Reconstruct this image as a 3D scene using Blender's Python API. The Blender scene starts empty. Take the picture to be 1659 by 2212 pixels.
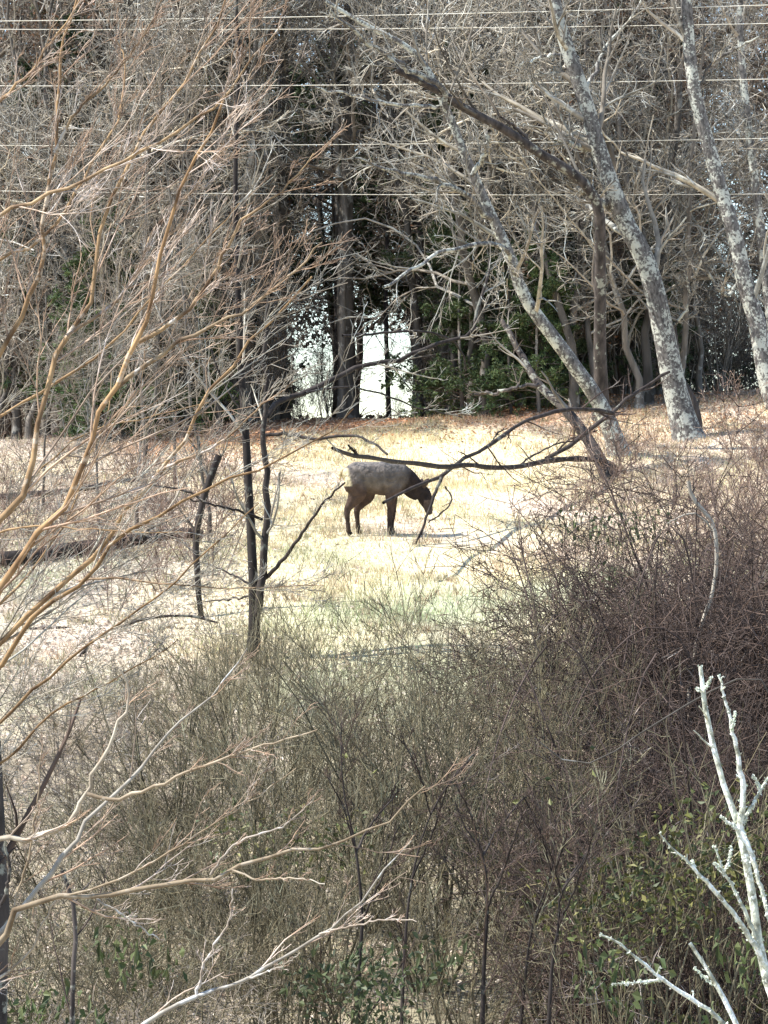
import bpy, math, random
import numpy as np
from mathutils import Vector

SC = bpy.context.scene
COL = SC.collection
R = math.radians

# ------------------------------------------------------------------ camera, sky, sun, exposure
cam_d = bpy.data.cameras.new("camera")
cam_d.sensor_fit = 'HORIZONTAL'
cam_d.angle = 2 * math.atan(0.125)
cam_d.clip_start = 0.1
cam_d.clip_end = 6000
cam = bpy.data.objects.new("camera", cam_d)
cam.rotation_euler = (R(90), 0, 0)
COL.objects.link(cam)
SC.camera = cam

SUN_DIR = Vector((-0.62, -0.10, 0.80)).normalized()      # towards the sun: high on the left, a touch behind the viewer
SUN_EL = math.asin(SUN_DIR.z)
SUN_AZ = math.atan2(SUN_DIR.x, SUN_DIR.y)
world = bpy.data.worlds.new("World")
SC.world = world
world.use_nodes = True
wn, wl = world.node_tree.nodes, world.node_tree.links
wn.clear()
sky = wn.new("ShaderNodeTexSky")
sky.sky_type = 'NISHITA'
sky.sun_disc = False
sky.sun_elevation = SUN_EL
sky.sun_rotation = SUN_AZ
sky.air_density = 1.0
sky.dust_density = 0.3
bg = wn.new("ShaderNodeBackground")
bg.inputs["Strength"].default_value = 0.115
wo = wn.new("ShaderNodeOutputWorld")
wl.new(sky.outputs[0], bg.inputs[0])
wl.new(bg.outputs[0], wo.inputs[0])

sun_d = bpy.data.lights.new("sun", 'SUN')
sun_d.energy = 3.9
sun_d.angle = R(0.5)
sun_d.color = (1.0, 0.955, 0.89)
sun = bpy.data.objects.new("sun", sun_d)
sun.rotation_euler = (-SUN_DIR).to_track_quat('-Z', 'Y').to_euler()
sun.location = (-30, -20, 60)
COL.objects.link(sun)

SC.view_settings.view_transform = 'Standard'
SC.view_settings.look = 'None'
SC.view_settings.gamma = 1.0
SC.view_settings.use_curve_mapping = False
SC.view_settings.exposure = 1.48

# ------------------------------------------------------------------ helpers
rng = np.random.default_rng(11)
K0 = 6636.0


def P(u, v, d):
    """Real position of a point seen at (u, v) of the 1659 x 2212 photograph, d metres out."""
    return np.array([(u - 829.5) / K0 * d, d, (1106 - v) / K0 * d])


_ys = np.array([-400, -60, 0, 6, 14, 22, 29, 37, 45, 52, 60, 70, 80, 84, 88, 96, 130, 200, 600, 3000.])
_zs = np.array([-3., -1.9, -1.8, -3.0, -5.3, -5.75, -5.2, -3.9, -2.25, -1.2, -0.42, 0.75, 2.3, 2.65, 2.45, 1.7, 0.2, -2.5, -8, -20.])
_yt = np.linspace(-400, 3000, 13601)
_zt = np.interp(_yt, _ys, _zs)
_k = np.exp(-np.linspace(-2, 2, 15) ** 2)
_zt = np.convolve(np.pad(_zt, 7, mode='edge'), _k / _k.sum(), 'valid')


def ground(x, y):
    x = np.asarray(x, float)
    y = np.asarray(y, float)
    z = np.interp(y, _yt, _zt)
    w = np.clip((y - 58) / 20, 0, 1)
    xc = np.clip(x, -22, 22)
    z = z + w * (0.062 * xc + 0.0012 * xc * xc)
    z = z + 0.10 * np.sin(x * 0.61 + 1.3) * np.sin(y * 0.43) * np.clip(y / 20, 0, 1) + 0.04 * np.sin(x * 1.7 + y * 1.1)
    return z


def hit(u, v):
    d = np.linspace(8, 118, 2201)
    p = P(u, v, d[:, None].T)
    x = (u - 829.5) / K0 * d
    z = (1106 - v) / K0 * d
    below = np.where(z <= ground(x, d))[0]
    dd = d[below[0]] if len(below) else 86.0
    return dd


def rt(n, lo=0.35, hi=1.75, pal=((1, 1, 1), (1.04, 0.98, 0.92), (0.95, 1.0, 1.02), (1.05, 1.0, 0.9))):
    p = np.array(pal)[rng.integers(0, len(pal), n)]
    return p * rng.uniform(lo, hi, (n, 1))


def unit(a):
    return a / np.maximum(np.linalg.norm(a, axis=-1, keepdims=True), 1e-9)


def tubes(Pts, Rad, sides=3, cap=False):
    """Pts (N,K,3), Rad (N,K) -> verts, quads"""
    N, K, _ = Pts.shape
    T = np.gradient(Pts, axis=1)
    T = unit(T)
    ref = np.zeros((N, 1, 3))
    ref[:, 0, 2] = 1
    flat = np.abs(T[:, :, 2]).max(axis=1) > 0.9
    ref[flat, 0] = (0.83, 0.55, 0.0)
    A = unit(np.cross(T, np.broadcast_to(ref, T.shape)))
    B = np.cross(T, A)
    ang = np.arange(sides) / sides * 2 * np.pi
    V = Pts[:, :, None, :] + Rad[:, :, None, None] * (A[:, :, None, :] * np.cos(ang)[None, None, :, None] + B[:, :, None, :] * np.sin(ang)[None, None, :, None])
    V = V.reshape(-1, 3)
    i = np.arange(N)[:, None, None] * K * sides
    j = np.arange(K - 1)[None, :, None] * sides
    s = np.arange(sides)[None, None, :]
    s2 = (s + 1) % sides
    F = np.stack([i + j + s, i + j + s2, i + j + sides + s2, i + j + sides + s], axis=-1).reshape(-1, 4)
    return V, F


class Geo:
    def __init__(self):
        self.V, self.F, self.C, self.n = [], [], [], 0

    def add(self, V, F, col=None):
        self.V.append(V)
        self.F.append(np.asarray(F) + self.n)
        self.n += len(V)
        if col is None:
            col = np.ones((len(V), 3))
        col = np.asarray(col, float)
        if col.ndim == 1:
            col = np.broadcast_to(col, (len(V), 3))
        self.C.append(col)
        return self

    def tube(self, Pts, Rad, sides=3, col=None):
        V, F = tubes(Pts, Rad, sides)
        if col is not None:
            col = np.asarray(col, float)
            if col.ndim == 2 and len(col) == len(Pts):
                col = np.repeat(col, Pts.shape[1] * sides, axis=0)
        return self.add(V, F, col)

    def mesh(self, name, mat, smooth=True):
        me = bpy.data.meshes.new(name)
        V = np.concatenate(self.V).astype(np.float32)
        F4 = [f for f in self.F if f.shape[1] == 4]
        F3 = [f for f in self.F if f.shape[1] == 3]
        n4 = sum(len(f) for f in F4)
        n3 = sum(len(f) for f in F3)
        loops = np.concatenate([f.reshape(-1) for f in F4] + [f.reshape(-1) for f in F3]).astype(np.int32)
        tot = np.concatenate([np.full(n4, 4), np.full(n3, 3)]).astype(np.int32)
        start = np.concatenate([[0], np.cumsum(tot)[:-1]]).astype(np.int32)
        me.vertices.add(len(V))
        me.vertices.foreach_set("co", V.ravel())
        me.loops.add(len(loops))
        me.loops.foreach_set("vertex_index", loops)
        me.polygons.add(n4 + n3)
        me.polygons.foreach_set("loop_start", start)
        me.polygons.foreach_set("loop_total", tot)
        me.polygons.foreach_set("use_smooth", np.full(n4 + n3, smooth, dtype=bool))
        C = np.concatenate(self.C)
        at = me.color_attributes.new("tint", 'FLOAT_COLOR', 'POINT')
        at.data.foreach_set("color", np.concatenate([C, np.ones((len(C), 1))], axis=1).astype(np.float32).ravel())
        me.update(calc_edges=True)
        me.validate()
        if mat:
            me.materials.append(mat)
        return me


MASSES = ("twigs", "crown", "branches", "foliage", "leaves", "lichen")


def link(name, data, parent=None, loc=(0, 0, 0)):
    o = bpy.data.objects.new(name, data)
    COL.objects.link(o)
    if parent is not None and name in MASSES:
        o["kind"] = "stuff"                 # fine growth too small to pick apart twig by twig
    o.location = loc
    if parent:
        o.parent = parent
    return o


def tag(o, label=None, cat=None, group=None, kind=None):
    if label:
        o["label"] = label
    if cat:
        o["category"] = cat
    if group:
        o["group"] = group
    if kind:
        o["kind"] = kind
    return o


def thing(name, label, cat, loc=(0, 0, 0), group=None):
    return tag(link(name, None, None, loc), label, cat, group)


def copy_tree(o, parent=None):
    c = o.copy()
    COL.objects.link(c)
    if parent is not None:
        c.parent = parent
    for ch in list(o.children):
        copy_tree(ch, c)
    return c


def smooth_line(pts, n=18, jit=0.0):
    """Catmull-Rom through pts, n samples evenly along it."""
    p = np.asarray(pts, float)
    q = np.vstack([2 * p[0] - p[1], p, 2 * p[-1] - p[-2]])
    out = []
    for i in range(1, len(q) - 2):
        t = np.linspace(0, 1, 12, endpoint=False)[:, None]
        a, b, c, d = q[i - 1], q[i], q[i + 1], q[i + 2]
        out.append(0.5 * (2 * b + (c - a) * t + (2 * a - 5 * b + 4 * c - d) * t ** 2 + (3 * b - a - 3 * c + d) * t ** 3))
    out.append(p[-1:])
    out = np.vstack(out)
    s = np.concatenate([[0], np.cumsum(np.linalg.norm(np.diff(out, axis=0), axis=1))])
    ss = np.linspace(0, s[-1], n)
    r = np.stack([np.interp(ss, s, out[:, k]) for k in range(3)], axis=1)
    if jit:
        w = rng.normal(0, jit, r.shape)
        w[0] = 0
        r = r + w
    return r


def grow(PP, RR, n, t0=0.2, t1=0.98, ang=(30, 60), ratio=(0.35, 0.6), taper=0.6, K=5, up=0.15, wig=0.12, rs=0.55, rmin=0.002, drop=0.0, tip=0.35, bias=None):
    """n children on every parent line; returns (N*n,K,3),(N*n,K)"""
    N, Kp, _ = PP.shape
    L = np.linalg.norm(np.diff(PP, axis=1), axis=2).sum(axis=1)
    t = rng.uniform(t0, t1, (N, n))
    f = t * (Kp - 1)
    i = np.clip(np.floor(f).astype(int), 0, Kp - 2)
    w = f - i
    idx = np.arange(N)[:, None]
    p0 = PP[idx, i] * (1 - w[..., None]) + PP[idx, i + 1] * w[..., None]
    tan = unit(PP[idx, i + 1] - PP[idx, i])
    r0 = RR[idx, i] * (1 - w) + RR[idx, i + 1] * w
    rv = unit(rng.normal(size=(N, n, 3)))
    side = unit(np.cross(tan, rv))
    a = np.radians(rng.uniform(ang[0], ang[1], (N, n)))[..., None]
    d = unit(tan * np.cos(a) + side * np.sin(a))
    ln = (L[:, None] * rng.uniform(ratio[0], ratio[1], (N, n)) * (1 - taper * t))[..., None]
    seg = ln / (K - 1)
    pts = [p0]
    for k in range(1, K):
        d = d + rng.normal(0, wig, d.shape)
        d[..., 2] += up
        d[..., 2] -= drop * k
        if bias is not None:
            d = d + np.asarray(bias)
        d = unit(d)
        pts.append(pts[-1] + d * seg)
    Q = np.stack(pts, axis=2).reshape(N * n, K, 3)
    rr = np.maximum(r0 * rs, rmin)
    Rr = (rr[..., None] * np.linspace(1, tip, K)).reshape(N * n, K)
    Rr = np.maximum(Rr, rmin * 0.7)
    return Q, Rr


def leaves(C, size, flat=0.0, col=None, cj=0.2, aspect=0.55, droop=None):
    """folded diamond leaves at centres C"""
    N = len(C)
    d = rng.normal(size=(N, 3))
    d[:, 2] *= (1 - flat)
    if droop is not None:
        d[:, 2] -= droop
    d = unit(d)
    nrm = rng.normal(size=(N, 3)) * (1 - flat * 0.8)
    nrm[:, 2] += flat * 1.5
    s = unit(np.cross(d, nrm))
    nn = np.cross(s, d)
    sz = (np.asarray(size) * rng.uniform(0.6, 1.35, N))[:, None]
    a = C - d * sz * 0.5
    b = C + s * sz * aspect * 0.5 + nn * sz * 0.12
    c = C + d * sz * 0.5
    e = C - s * sz * aspect * 0.5 + nn * sz * 0.12
    V = np.stack([a, b, c, e], axis=1).reshape(-1, 3)
    i = np.arange(N)[:, None] * 4
    F = np.concatenate([i + np.array([[0, 1, 2]]), i + np.array([[0, 2, 3]])])
    if col is None:
        col = np.array([[1, 1, 1.]])
    col = np.asarray(col, float)
    cc = col[rng.integers(0, len(col), N)] * rng.uniform(1 - cj, 1 + cj, (N, 1))
    return V, F, np.repeat(cc, 4, axis=0)


# ------------------------------------------------------------------ materials
def bark(name, c1, c2, c3=None, scale=6.0, stretch=0.25, lichen=0.45, rough=0.85, bump=0.4, var=0.25, spec=0.2):
    m = bpy.data.materials.new(name)
    m.use_nodes = True
    n, l = m.node_tree.nodes, m.node_tree.links
    b = n["Principled BSDF"]
    b.inputs["Roughness"].default_value = rough
    b.inputs["Specular IOR Level"].default_value = spec
    tc = n.new("ShaderNodeTexCoord")
    mp = n.new("ShaderNodeMapping")
    mp.inputs["Scale"].default_value = (1, 1, stretch)
    l.new(tc.outputs["Object"], mp.inputs[0])
    no = n.new("ShaderNodeTexNoise")
    no.inputs["Scale"].default_value = scale
    no.inputs["Detail"].default_value = 6
    l.new(mp.outputs[0], no.inputs["Vector"])
    cr = n.new("ShaderNodeValToRGB")
    cr.color_ramp.elements[0].position = 0.33
    cr.color_ramp.elements[1].position = 0.66
    cr.color_ramp.elements[0].color = (*c1, 1)
    cr.color_ramp.elements[1].color = (*c2, 1)
    l.new(no.outputs["Fac"], cr.inputs[0])
    out = cr.outputs[0]
    if c3:
        n2 = n.new("ShaderNodeTexNoise")
        n2.inputs["Scale"].default_value = scale * 0.8
        n2.inputs["Detail"].default_value = 5
        n2.inputs["Roughness"].default_value = 0.65
        l.new(tc.outputs["Object"], n2.inputs["Vector"])
        r2 = n.new("ShaderNodeValToRGB")
        r2.color_ramp.elements[0].position = 1 - lichen - 0.03
        r2.color_ramp.elements[1].position = 1 - lichen + 0.05
        n3 = n.new("ShaderNodeTexNoise")
        n3.inputs["Scale"].default_value = scale * 0.16
        n3.inputs["Detail"].default_value = 3
        l.new(tc.outputs["Object"], n3.inputs["Vector"])
        a3 = n.new("ShaderNodeMath")
        a3.operation = 'MULTIPLY_ADD'
        a3.inputs[1].default_value = 0.9
        l.new(n3.outputs["Fac"], a3.inputs[0])
        a4 = n.new("ShaderNodeMath")
        a4.operation = 'SUBTRACT'
        a4.inputs[1].default_value = 0.45
        l.new(n2.outputs["Fac"], a4.inputs[0])
        l.new(a4.outputs[0], a3.inputs[2])
        l.new(a3.outputs[0], r2.inputs[0])
        mx = n.new("ShaderNodeMixRGB")
        l.new(r2.outputs[0], mx.inputs[0])
        l.new(out, mx.inputs[1])
        mx.inputs[2].default_value = (*c3, 1)
        out = mx.outputs[0]
    oi = n.new("ShaderNodeObjectInfo")
    mr = n.new("ShaderNodeMapRange")
    mr.inputs["To Min"].default_value = 1 - var
    mr.inputs["To Max"].default_value = 1 + var
    l.new(oi.outputs["Random"], mr.inputs[0])
    at = n.new("ShaderNodeAttribute")
    at.attribute_name = "tint"
    m1 = n.new("ShaderNodeMixRGB")
    m1.blend_type = 'MULTIPLY'
    m1.inputs[0].default_value = 1
    l.new(out, m1.inputs[1])
    l.new(at.outputs["Color"], m1.inputs[2])
    m2 = n.new("ShaderNodeVectorMath")
    m2.operation = 'SCALE'
    l.new(m1.outputs[0], m2.inputs[0])
    l.new(mr.outputs[0], m2.inputs["Scale"])
    l.new(m2.outputs[0], b.inputs["Base Color"])
    if bump:
        bp = n.new("ShaderNodeBump")
        bp.inputs["Strength"].default_value = bump
        bp.inputs["Distance"].default_value = 0.02
        l.new(no.outputs["Fac"], bp.inputs["Height"])
        l.new(bp.outputs[0], b.inputs["Normal"])
    return m


def tinted(name, scale=3.0, lo=0.7, hi=1.3, rough=0.8, trans=0.0, var=0.15, spec=0.2):
    """colour from the piece's own tint, broken up by noise; a little light passes through thin leaves"""
    m = bpy.data.materials.new(name)
    m.use_nodes = True
    n, l = m.node_tree.nodes, m.node_tree.links
    b = n["Principled BSDF"]
    b.inputs["Roughness"].default_value = rough
    b.inputs["Specular IOR Level"].default_value = spec
    at = n.new("ShaderNodeAttribute")
    at.attribute_name = "tint"
    tc = n.new("ShaderNodeTexCoord")
    no = n.new("ShaderNodeTexNoise")
    no.inputs["Scale"].default_value = scale
    no.inputs["Detail"].default_value = 4
    l.new(tc.outputs["Object"], no.inputs["Vector"])
    mr = n.new("ShaderNodeMapRange")
    mr.inputs["From Min"].default_value = 0.3
    mr.inputs["From Max"].default_value = 0.7
    mr.inputs["To Min"].default_value = lo
    mr.inputs["To Max"].default_value = hi
    l.new(no.outputs["Fac"], mr.inputs[0])
    oi = n.new("ShaderNodeObjectInfo")
    m3 = n.new("ShaderNodeMapRange")
    m3.inputs["To Min"].default_value = 1 - var
    m3.inputs["To Max"].default_value = 1 + var
    l.new(oi.outputs["Random"], m3.inputs[0])
    mu = n.new("ShaderNodeMath")
    mu.operation = 'MULTIPLY'
    l.new(mr.outputs[0], mu.inputs[0])
    l.new(m3.outputs[0], mu.inputs[1])
    sc = n.new("ShaderNodeVectorMath")
    sc.operation = 'SCALE'
    l.new(at.outputs["Color"], sc.inputs[0])
    l.new(mu.outputs[0], sc.inputs["Scale"])
    l.new(sc.outputs[0], b.inputs["Base Color"])
    if trans:
        tr = n.new("ShaderNodeBsdfTranslucent")
        l.new(sc.outputs[0], tr.inputs[0])
        mx = n.new("ShaderNodeMixShader")
        mx.inputs[0].default_value = trans
        l.new(b.outputs[0], mx.inputs[1])
        l.new(tr.outputs[0], mx.inputs[2])
        l.new(mx.outputs[0], n["Material Output"].inputs[0])
    return m


M = {}
M['ground'] = tinted("ground_soil", scale=5.0, lo=0.62, hi=1.3, rough=0.95)
_n, _l = M['ground'].node_tree.nodes, M['ground'].node_tree.links
_v = [x for x in _n if x.type == 'TEX_NOISE'][0]
_v.inputs["Detail"].default_value = 8
_v.inputs["Roughness"].default_value = 0.7
_bp = _n.new("ShaderNodeBump")
_bp.inputs["Strength"].default_value = 0.6
_bp.inputs["Distance"].default_value = 0.08
_l.new(_v.outputs["Fac"], _bp.inputs["Height"])
_l.new(_bp.outputs[0], _n["Principled BSDF"].inputs["Normal"])
M['leaf'] = tinted("dead_leaf", scale=1.2, trans=0.25)
M['evergreen'] = tinted("evergreen_leaf", scale=1.5, lo=0.6, hi=1.4, trans=0.15, rough=0.55, spec=0.3)
M['grass'] = tinted("dry_grass", scale=0.8, lo=0.75, hi=1.2, trans=0.3)
M['hide'] = tinted("hide", scale=14, lo=0.8, hi=1.2, rough=0.9, var=0)
_n, _l = M['hide'].node_tree.nodes, M['hide'].node_tree.links
_v = [x for x in _n if x.type == 'TEX_NOISE'][0]
_bp = _n.new("ShaderNodeBump")
_bp.inputs["Strength"].default_value = 0.9
_bp.inputs["Distance"].default_value = 0.05
_l.new(_v.outputs["Fac"], _bp.inputs["Height"])
_l.new(_bp.outputs[0], _n["Principled BSDF"].inputs["Normal"])
M['horn'] = tinted("hoof", scale=20, rough=0.5, var=0)
M['wire'] = bark("wire_metal", (0.62, 0.58, 0.46), (0.72, 0.70, 0.62), scale=3, bump=0, var=0.08, rough=0.45, spec=0.5)
M['lichen_bark'] = bark("lichen_bark", (0.05, 0.046, 0.043), (0.165, 0.155, 0.145), (0.40, 0.41, 0.36), scale=19, stretch=0.5, lichen=0.47)
M['dark_bark'] = bark("dark_bark", (0.032, 0.027, 0.025), (0.095, 0.08, 0.072), (0.30, 0.30, 0.25), scale=9, stretch=0.35, lichen=0.38)
M['black_bark'] = bark("black_bark", (0.018, 0.014, 0.013), (0.05, 0.041, 0.036), (0.13, 0.13, 0.11), scale=9, stretch=0.35, lichen=0.33)
M['wood_bark'] = bark("wood_bark", (0.062, 0.055, 0.047), (0.175, 0.155, 0.132), (0.29, 0.28, 0.25), scale=5, stretch=0.2, lichen=0.38, var=0.4)
M['cream_bark'] = bark("cream_bark", (0.20, 0.15, 0.098), (0.45, 0.37, 0.265), (0.52, 0.46, 0.37), scale=11, stretch=0.6, lichen=0.38, bump=0.4, var=0.1)
M['gold_bark'] = bark("gold_bark", (0.11, 0.066, 0.036), (0.38, 0.255, 0.135), (0.48, 0.40, 0.31), scale=11, stretch=0.5, lichen=0.36, bump=0.2, var=0.15)
M['grey_twig'] = bark("grey_twig", (0.18, 0.167, 0.143), (0.345, 0.325, 0.285), (0.47, 0.47, 0.43), scale=4, stretch=1, lichen=0.36, bump=0, var=0.25)
M['wood_twig'] = bark("wood_twig", (0.105, 0.088, 0.072), (0.245, 0.215, 0.178), (0.38, 0.365, 0.33), scale=1.2, stretch=1, lichen=0.36, bump=0, var=0.35)
M['bush_twig'] = bark("bush_twig", (0.067, 0.058, 0.036), (0.195, 0.172, 0.112), (0.27, 0.26, 0.175), scale=2.2, stretch=0.5, lichen=0.4, bump=0, var=0.25)
M['vine_twig'] = bark("vine_twig", (0.032, 0.022, 0.019), (0.120, 0.088, 0.074), (0.26, 0.225, 0.20), scale=2.0, stretch=1, lichen=0.36, bump=0, var=0.25)
M['red_twig'] = bark("red_twig", (0.11, 0.075, 0.060), (0.24, 0.18, 0.15), (0.34, 0.29, 0.25), scale=2.5, stretch=1, lichen=0.4, bump=0, var=0.2)
M['pale_vine'] = bark("pale_vine", (0.30, 0.26, 0.21), (0.45, 0.41, 0.34), None, scale=9, bump=0.3, var=0.1)
M['gold_twig'] = bark("gold_twig", (0.21, 0.145, 0.105), (0.44, 0.33, 0.25), (0.54, 0.46, 0.405), scale=5, stretch=1, lichen=0.42, bump=0, var=0.12)
M['pale_bark'] = bark("pale_lichen_bark", (0.20, 0.20, 0.15), (0.68, 0.70, 0.58), (0.80, 0.82, 0.77), scale=30, stretch=0.8, lichen=0.45, bump=0.8, var=0.06)

# ------------------------------------------------------------------ ground
def n2(x, y, s, seed=0):
    r = np.random.default_rng(seed)
    out = 0
    for k in range(5):
        a = r.uniform(0, 6.28)
        f = s * r.uniform(0.6, 1.7)
        out = out + np.sin((x * math.cos(a) + y * math.sin(a)) * f + r.uniform(0, 6.28) + 0.8 * np.sin(x * f * .53 + y * f * .37 + k))
    return out / 5 * 1.4


def lerp(a, b, t):
    t = np.clip(t, 0, 1)[..., None]
    return np.asarray(a) * (1 - t) + np.asarray(b) * t


def ground_colour(x, y):
    u = 829.5 + x / np.maximum(y, 1) * K0
    c = np.broadcast_to(np.array([0.62, 0.53, 0.34]), x.shape + (3,)).copy()
    n_a = n2(x, y, 0.9, 3)
    n_b = n2(x, y, 2.3, 4)
    c = lerp(c, (0.62, 0.49, 0.40), (n_a - 0.05) * 1.3)                                # pink-grey thatch
    c = lerp(c, (0.38, 0.40, 0.25), (n2(x, y, 0.7, 9) + 0.6) * 0.75 * np.clip((61 - y) / 8, 0, 1))  # green flush lower down
    side = np.clip((600 - u) / 330, 0, 1)
    c = lerp(c, (0.40, 0.34, 0.275), (0.65 + 0.4 * n_b) * side)                      # leaf litter to the left
    c = lerp(c, (0.52, 0.42, 0.33), (0.55 + 0.5 * n_b) * np.clip((u - 1150) / 250, 0, 1))
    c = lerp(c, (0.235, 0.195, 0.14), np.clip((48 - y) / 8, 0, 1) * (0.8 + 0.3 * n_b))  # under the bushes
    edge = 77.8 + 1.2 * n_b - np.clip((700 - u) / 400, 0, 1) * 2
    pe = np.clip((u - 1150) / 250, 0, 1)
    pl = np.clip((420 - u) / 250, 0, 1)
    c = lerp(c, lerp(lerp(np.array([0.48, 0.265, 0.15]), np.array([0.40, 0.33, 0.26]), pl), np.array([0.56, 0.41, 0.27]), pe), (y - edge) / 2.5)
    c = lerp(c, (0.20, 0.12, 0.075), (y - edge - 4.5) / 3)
    return c


def grid(xs, ys):
    X, Y = np.meshgrid(xs, ys)
    Z = ground(X, Y)
    V = np.stack([X, Y, Z], -1).reshape(-1, 3)
    nx, ny = len(xs), len(ys)
    i = (np.arange(ny - 1)[:, None] * nx + np.arange(nx - 1)[None, :]).reshape(-1, 1)
    F = i + np.array([[0, 1, nx + 1, nx]])
    return V, F, ground_colour(X, Y).reshape(-1, 3)


xs = np.concatenate([[-2500, -900, -300, -120, -60, -40], np.arange(-26, 26.1, 0.3), [40, 60, 120, 300, 900, 2500]])
ys = np.concatenate([[-380, -100, -30, -10], np.arange(0, 40, 0.5), np.arange(40, 96, 0.28), np.arange(96, 130, 2), [150, 200, 300, 600, 1200, 2900]])
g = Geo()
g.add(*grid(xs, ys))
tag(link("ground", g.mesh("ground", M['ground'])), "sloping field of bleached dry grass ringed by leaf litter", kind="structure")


# dry grass of the field
def scatter(n, y0, y1, margin=1.15):
    # even per square metre within the part of the land in view
    y = np.sqrt(rng.uniform(y0 ** 2, y1 ** 2, n))
    x = rng.uniform(-0.125, 0.125, n) * y * margin
    return x, y


x, y = scatter(120000, 42, 80)
keep = rng.uniform(size=len(x)) < np.clip(0.55 + 0.5 * n2(x, y, 1.3, 21), 0.05, 1)
x, y = x[keep], y[keep]
z = ground(x, y)
h = rng.uniform(0.04, 0.13, len(x)) * (1 + 0.8 * (n2(x, y, 0.8, 5) > 0.4))
a = rng.uniform(0, 6.28, len(x))
lx, ly = rng.normal(0, 0.06, (2, len(x)))
w = 0.011
b0 = np.stack([x - np.cos(a) * w, y - np.sin(a) * w, z - 0.01], -1)
b1 = np.stack([x + np.cos(a) * w, y + np.sin(a) * w, z - 0.01], -1)
tp = np.stack([x + lx, y + ly, z + h], -1)
V = np.stack([b0, b1, tp], 1).reshape(-1, 3)
F = np.arange(len(V)).reshape(-1, 3)
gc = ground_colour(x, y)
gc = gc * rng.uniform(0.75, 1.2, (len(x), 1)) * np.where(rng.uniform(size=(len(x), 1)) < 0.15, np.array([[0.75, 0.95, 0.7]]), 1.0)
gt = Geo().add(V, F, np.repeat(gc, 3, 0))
x, y = scatter(5200, 43, 79)
k = n2(x, y, 1.0, 33) > -0.1
x, y = x[k], y[k]
nb = 11
X_ = np.repeat(x, nb) + rng.normal(0, 0.07, len(x) * nb)
Y_ = np.repeat(y, nb) + rng.normal(0, 0.07, len(x) * nb)
Z_ = ground(X_, Y_)
hh = np.repeat(rng.uniform(0.07, 0.23, len(x)), nb) * rng.uniform(0.6, 1.1, len(X_))
a = rng.uniform(0, 6.28, len(X_))
b0 = np.stack([X_ - np.cos(a) * 0.009, Y_ - np.sin(a) * 0.009, Z_ - 0.01], -1)
b1 = np.stack([X_ + np.cos(a) * 0.009, Y_ + np.sin(a) * 0.009, Z_ - 0.01], -1)
tp = np.stack([X_ + rng.normal(0, 0.08, len(X_)), Y_ + rng.normal(0, 0.08, len(X_)), Z_ + hh], -1)
V = np.stack([b0, b1, tp], 1).reshape(-1, 3)
F = np.arange(len(V)).reshape(-1, 3)
tc_ = np.array([[0.42, 0.34, 0.22], [0.58, 0.50, 0.34], [0.33, 0.31, 0.18], [0.38, 0.27, 0.18], [0.54, 0.49, 0.37]])[rng.integers(0, 5, len(x))]
g = gt.add(V, F, np.repeat(np.repeat(tc_, nb, 0), 3, 0))
tag(link("grass", g.mesh("grass", M['grass'], False)), "short bleached dry grass covering the field", "grass", kind="stuff")

# fallen leaves
LEAFC = np.array([[0.42, 0.27, 0.16], [0.50, 0.36, 0.25], [0.33, 0.20, 0.12], [0.55, 0.44, 0.34], [0.46, 0.22, 0.11], [0.30, 0.22, 0.17]])
x, y = scatter(110000, 22, 86)
u = 829.5 + x / y * K0
pr = 0.05 + 0.9 * np.clip((650 - u) / 300, 0, 1) + 0.7 * np.clip((u - 1150) / 250, 0, 1) + 1.0 * np.clip((y - 75) / 3, 0, 1) + 0.9 * np.clip((47 - y) / 5, 0, 1)
k = rng.uniform(size=len(x)) < pr
x, y = x[k], y[k]
C = np.stack([x, y, ground(x, y) + rng.uniform(0.01, 0.05, len(x))], -1)
PALEC = np.array([[0.60, 0.53, 0.45], [0.54, 0.47, 0.40], [0.48, 0.41, 0.34], [0.42, 0.34, 0.27], [0.38, 0.29, 0.22]])
up = (y > 74) & (829.5 + x / y * K0 > 330 + 120 * n2(x, y, 1.1, 8))
V1, F1, c1 = leaves(C[up], 0.085, flat=0.6, col=LEAFC, cj=0.35)
V, F, cc = leaves(C[~up], 0.08, flat=0.6, col=PALEC, cj=0.35)
V, F, cc = np.concatenate([V, V1]), np.concatenate([F, F1 + len(V)]), np.concatenate([cc, c1])
g = Geo().add(V, F, cc)
tag(link("leaf_litter", g.mesh("leaf_litter", M['leaf'], False)), "tan and rust coloured fallen leaves lying over the ground", "fallen leaves", kind="stuff")

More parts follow.
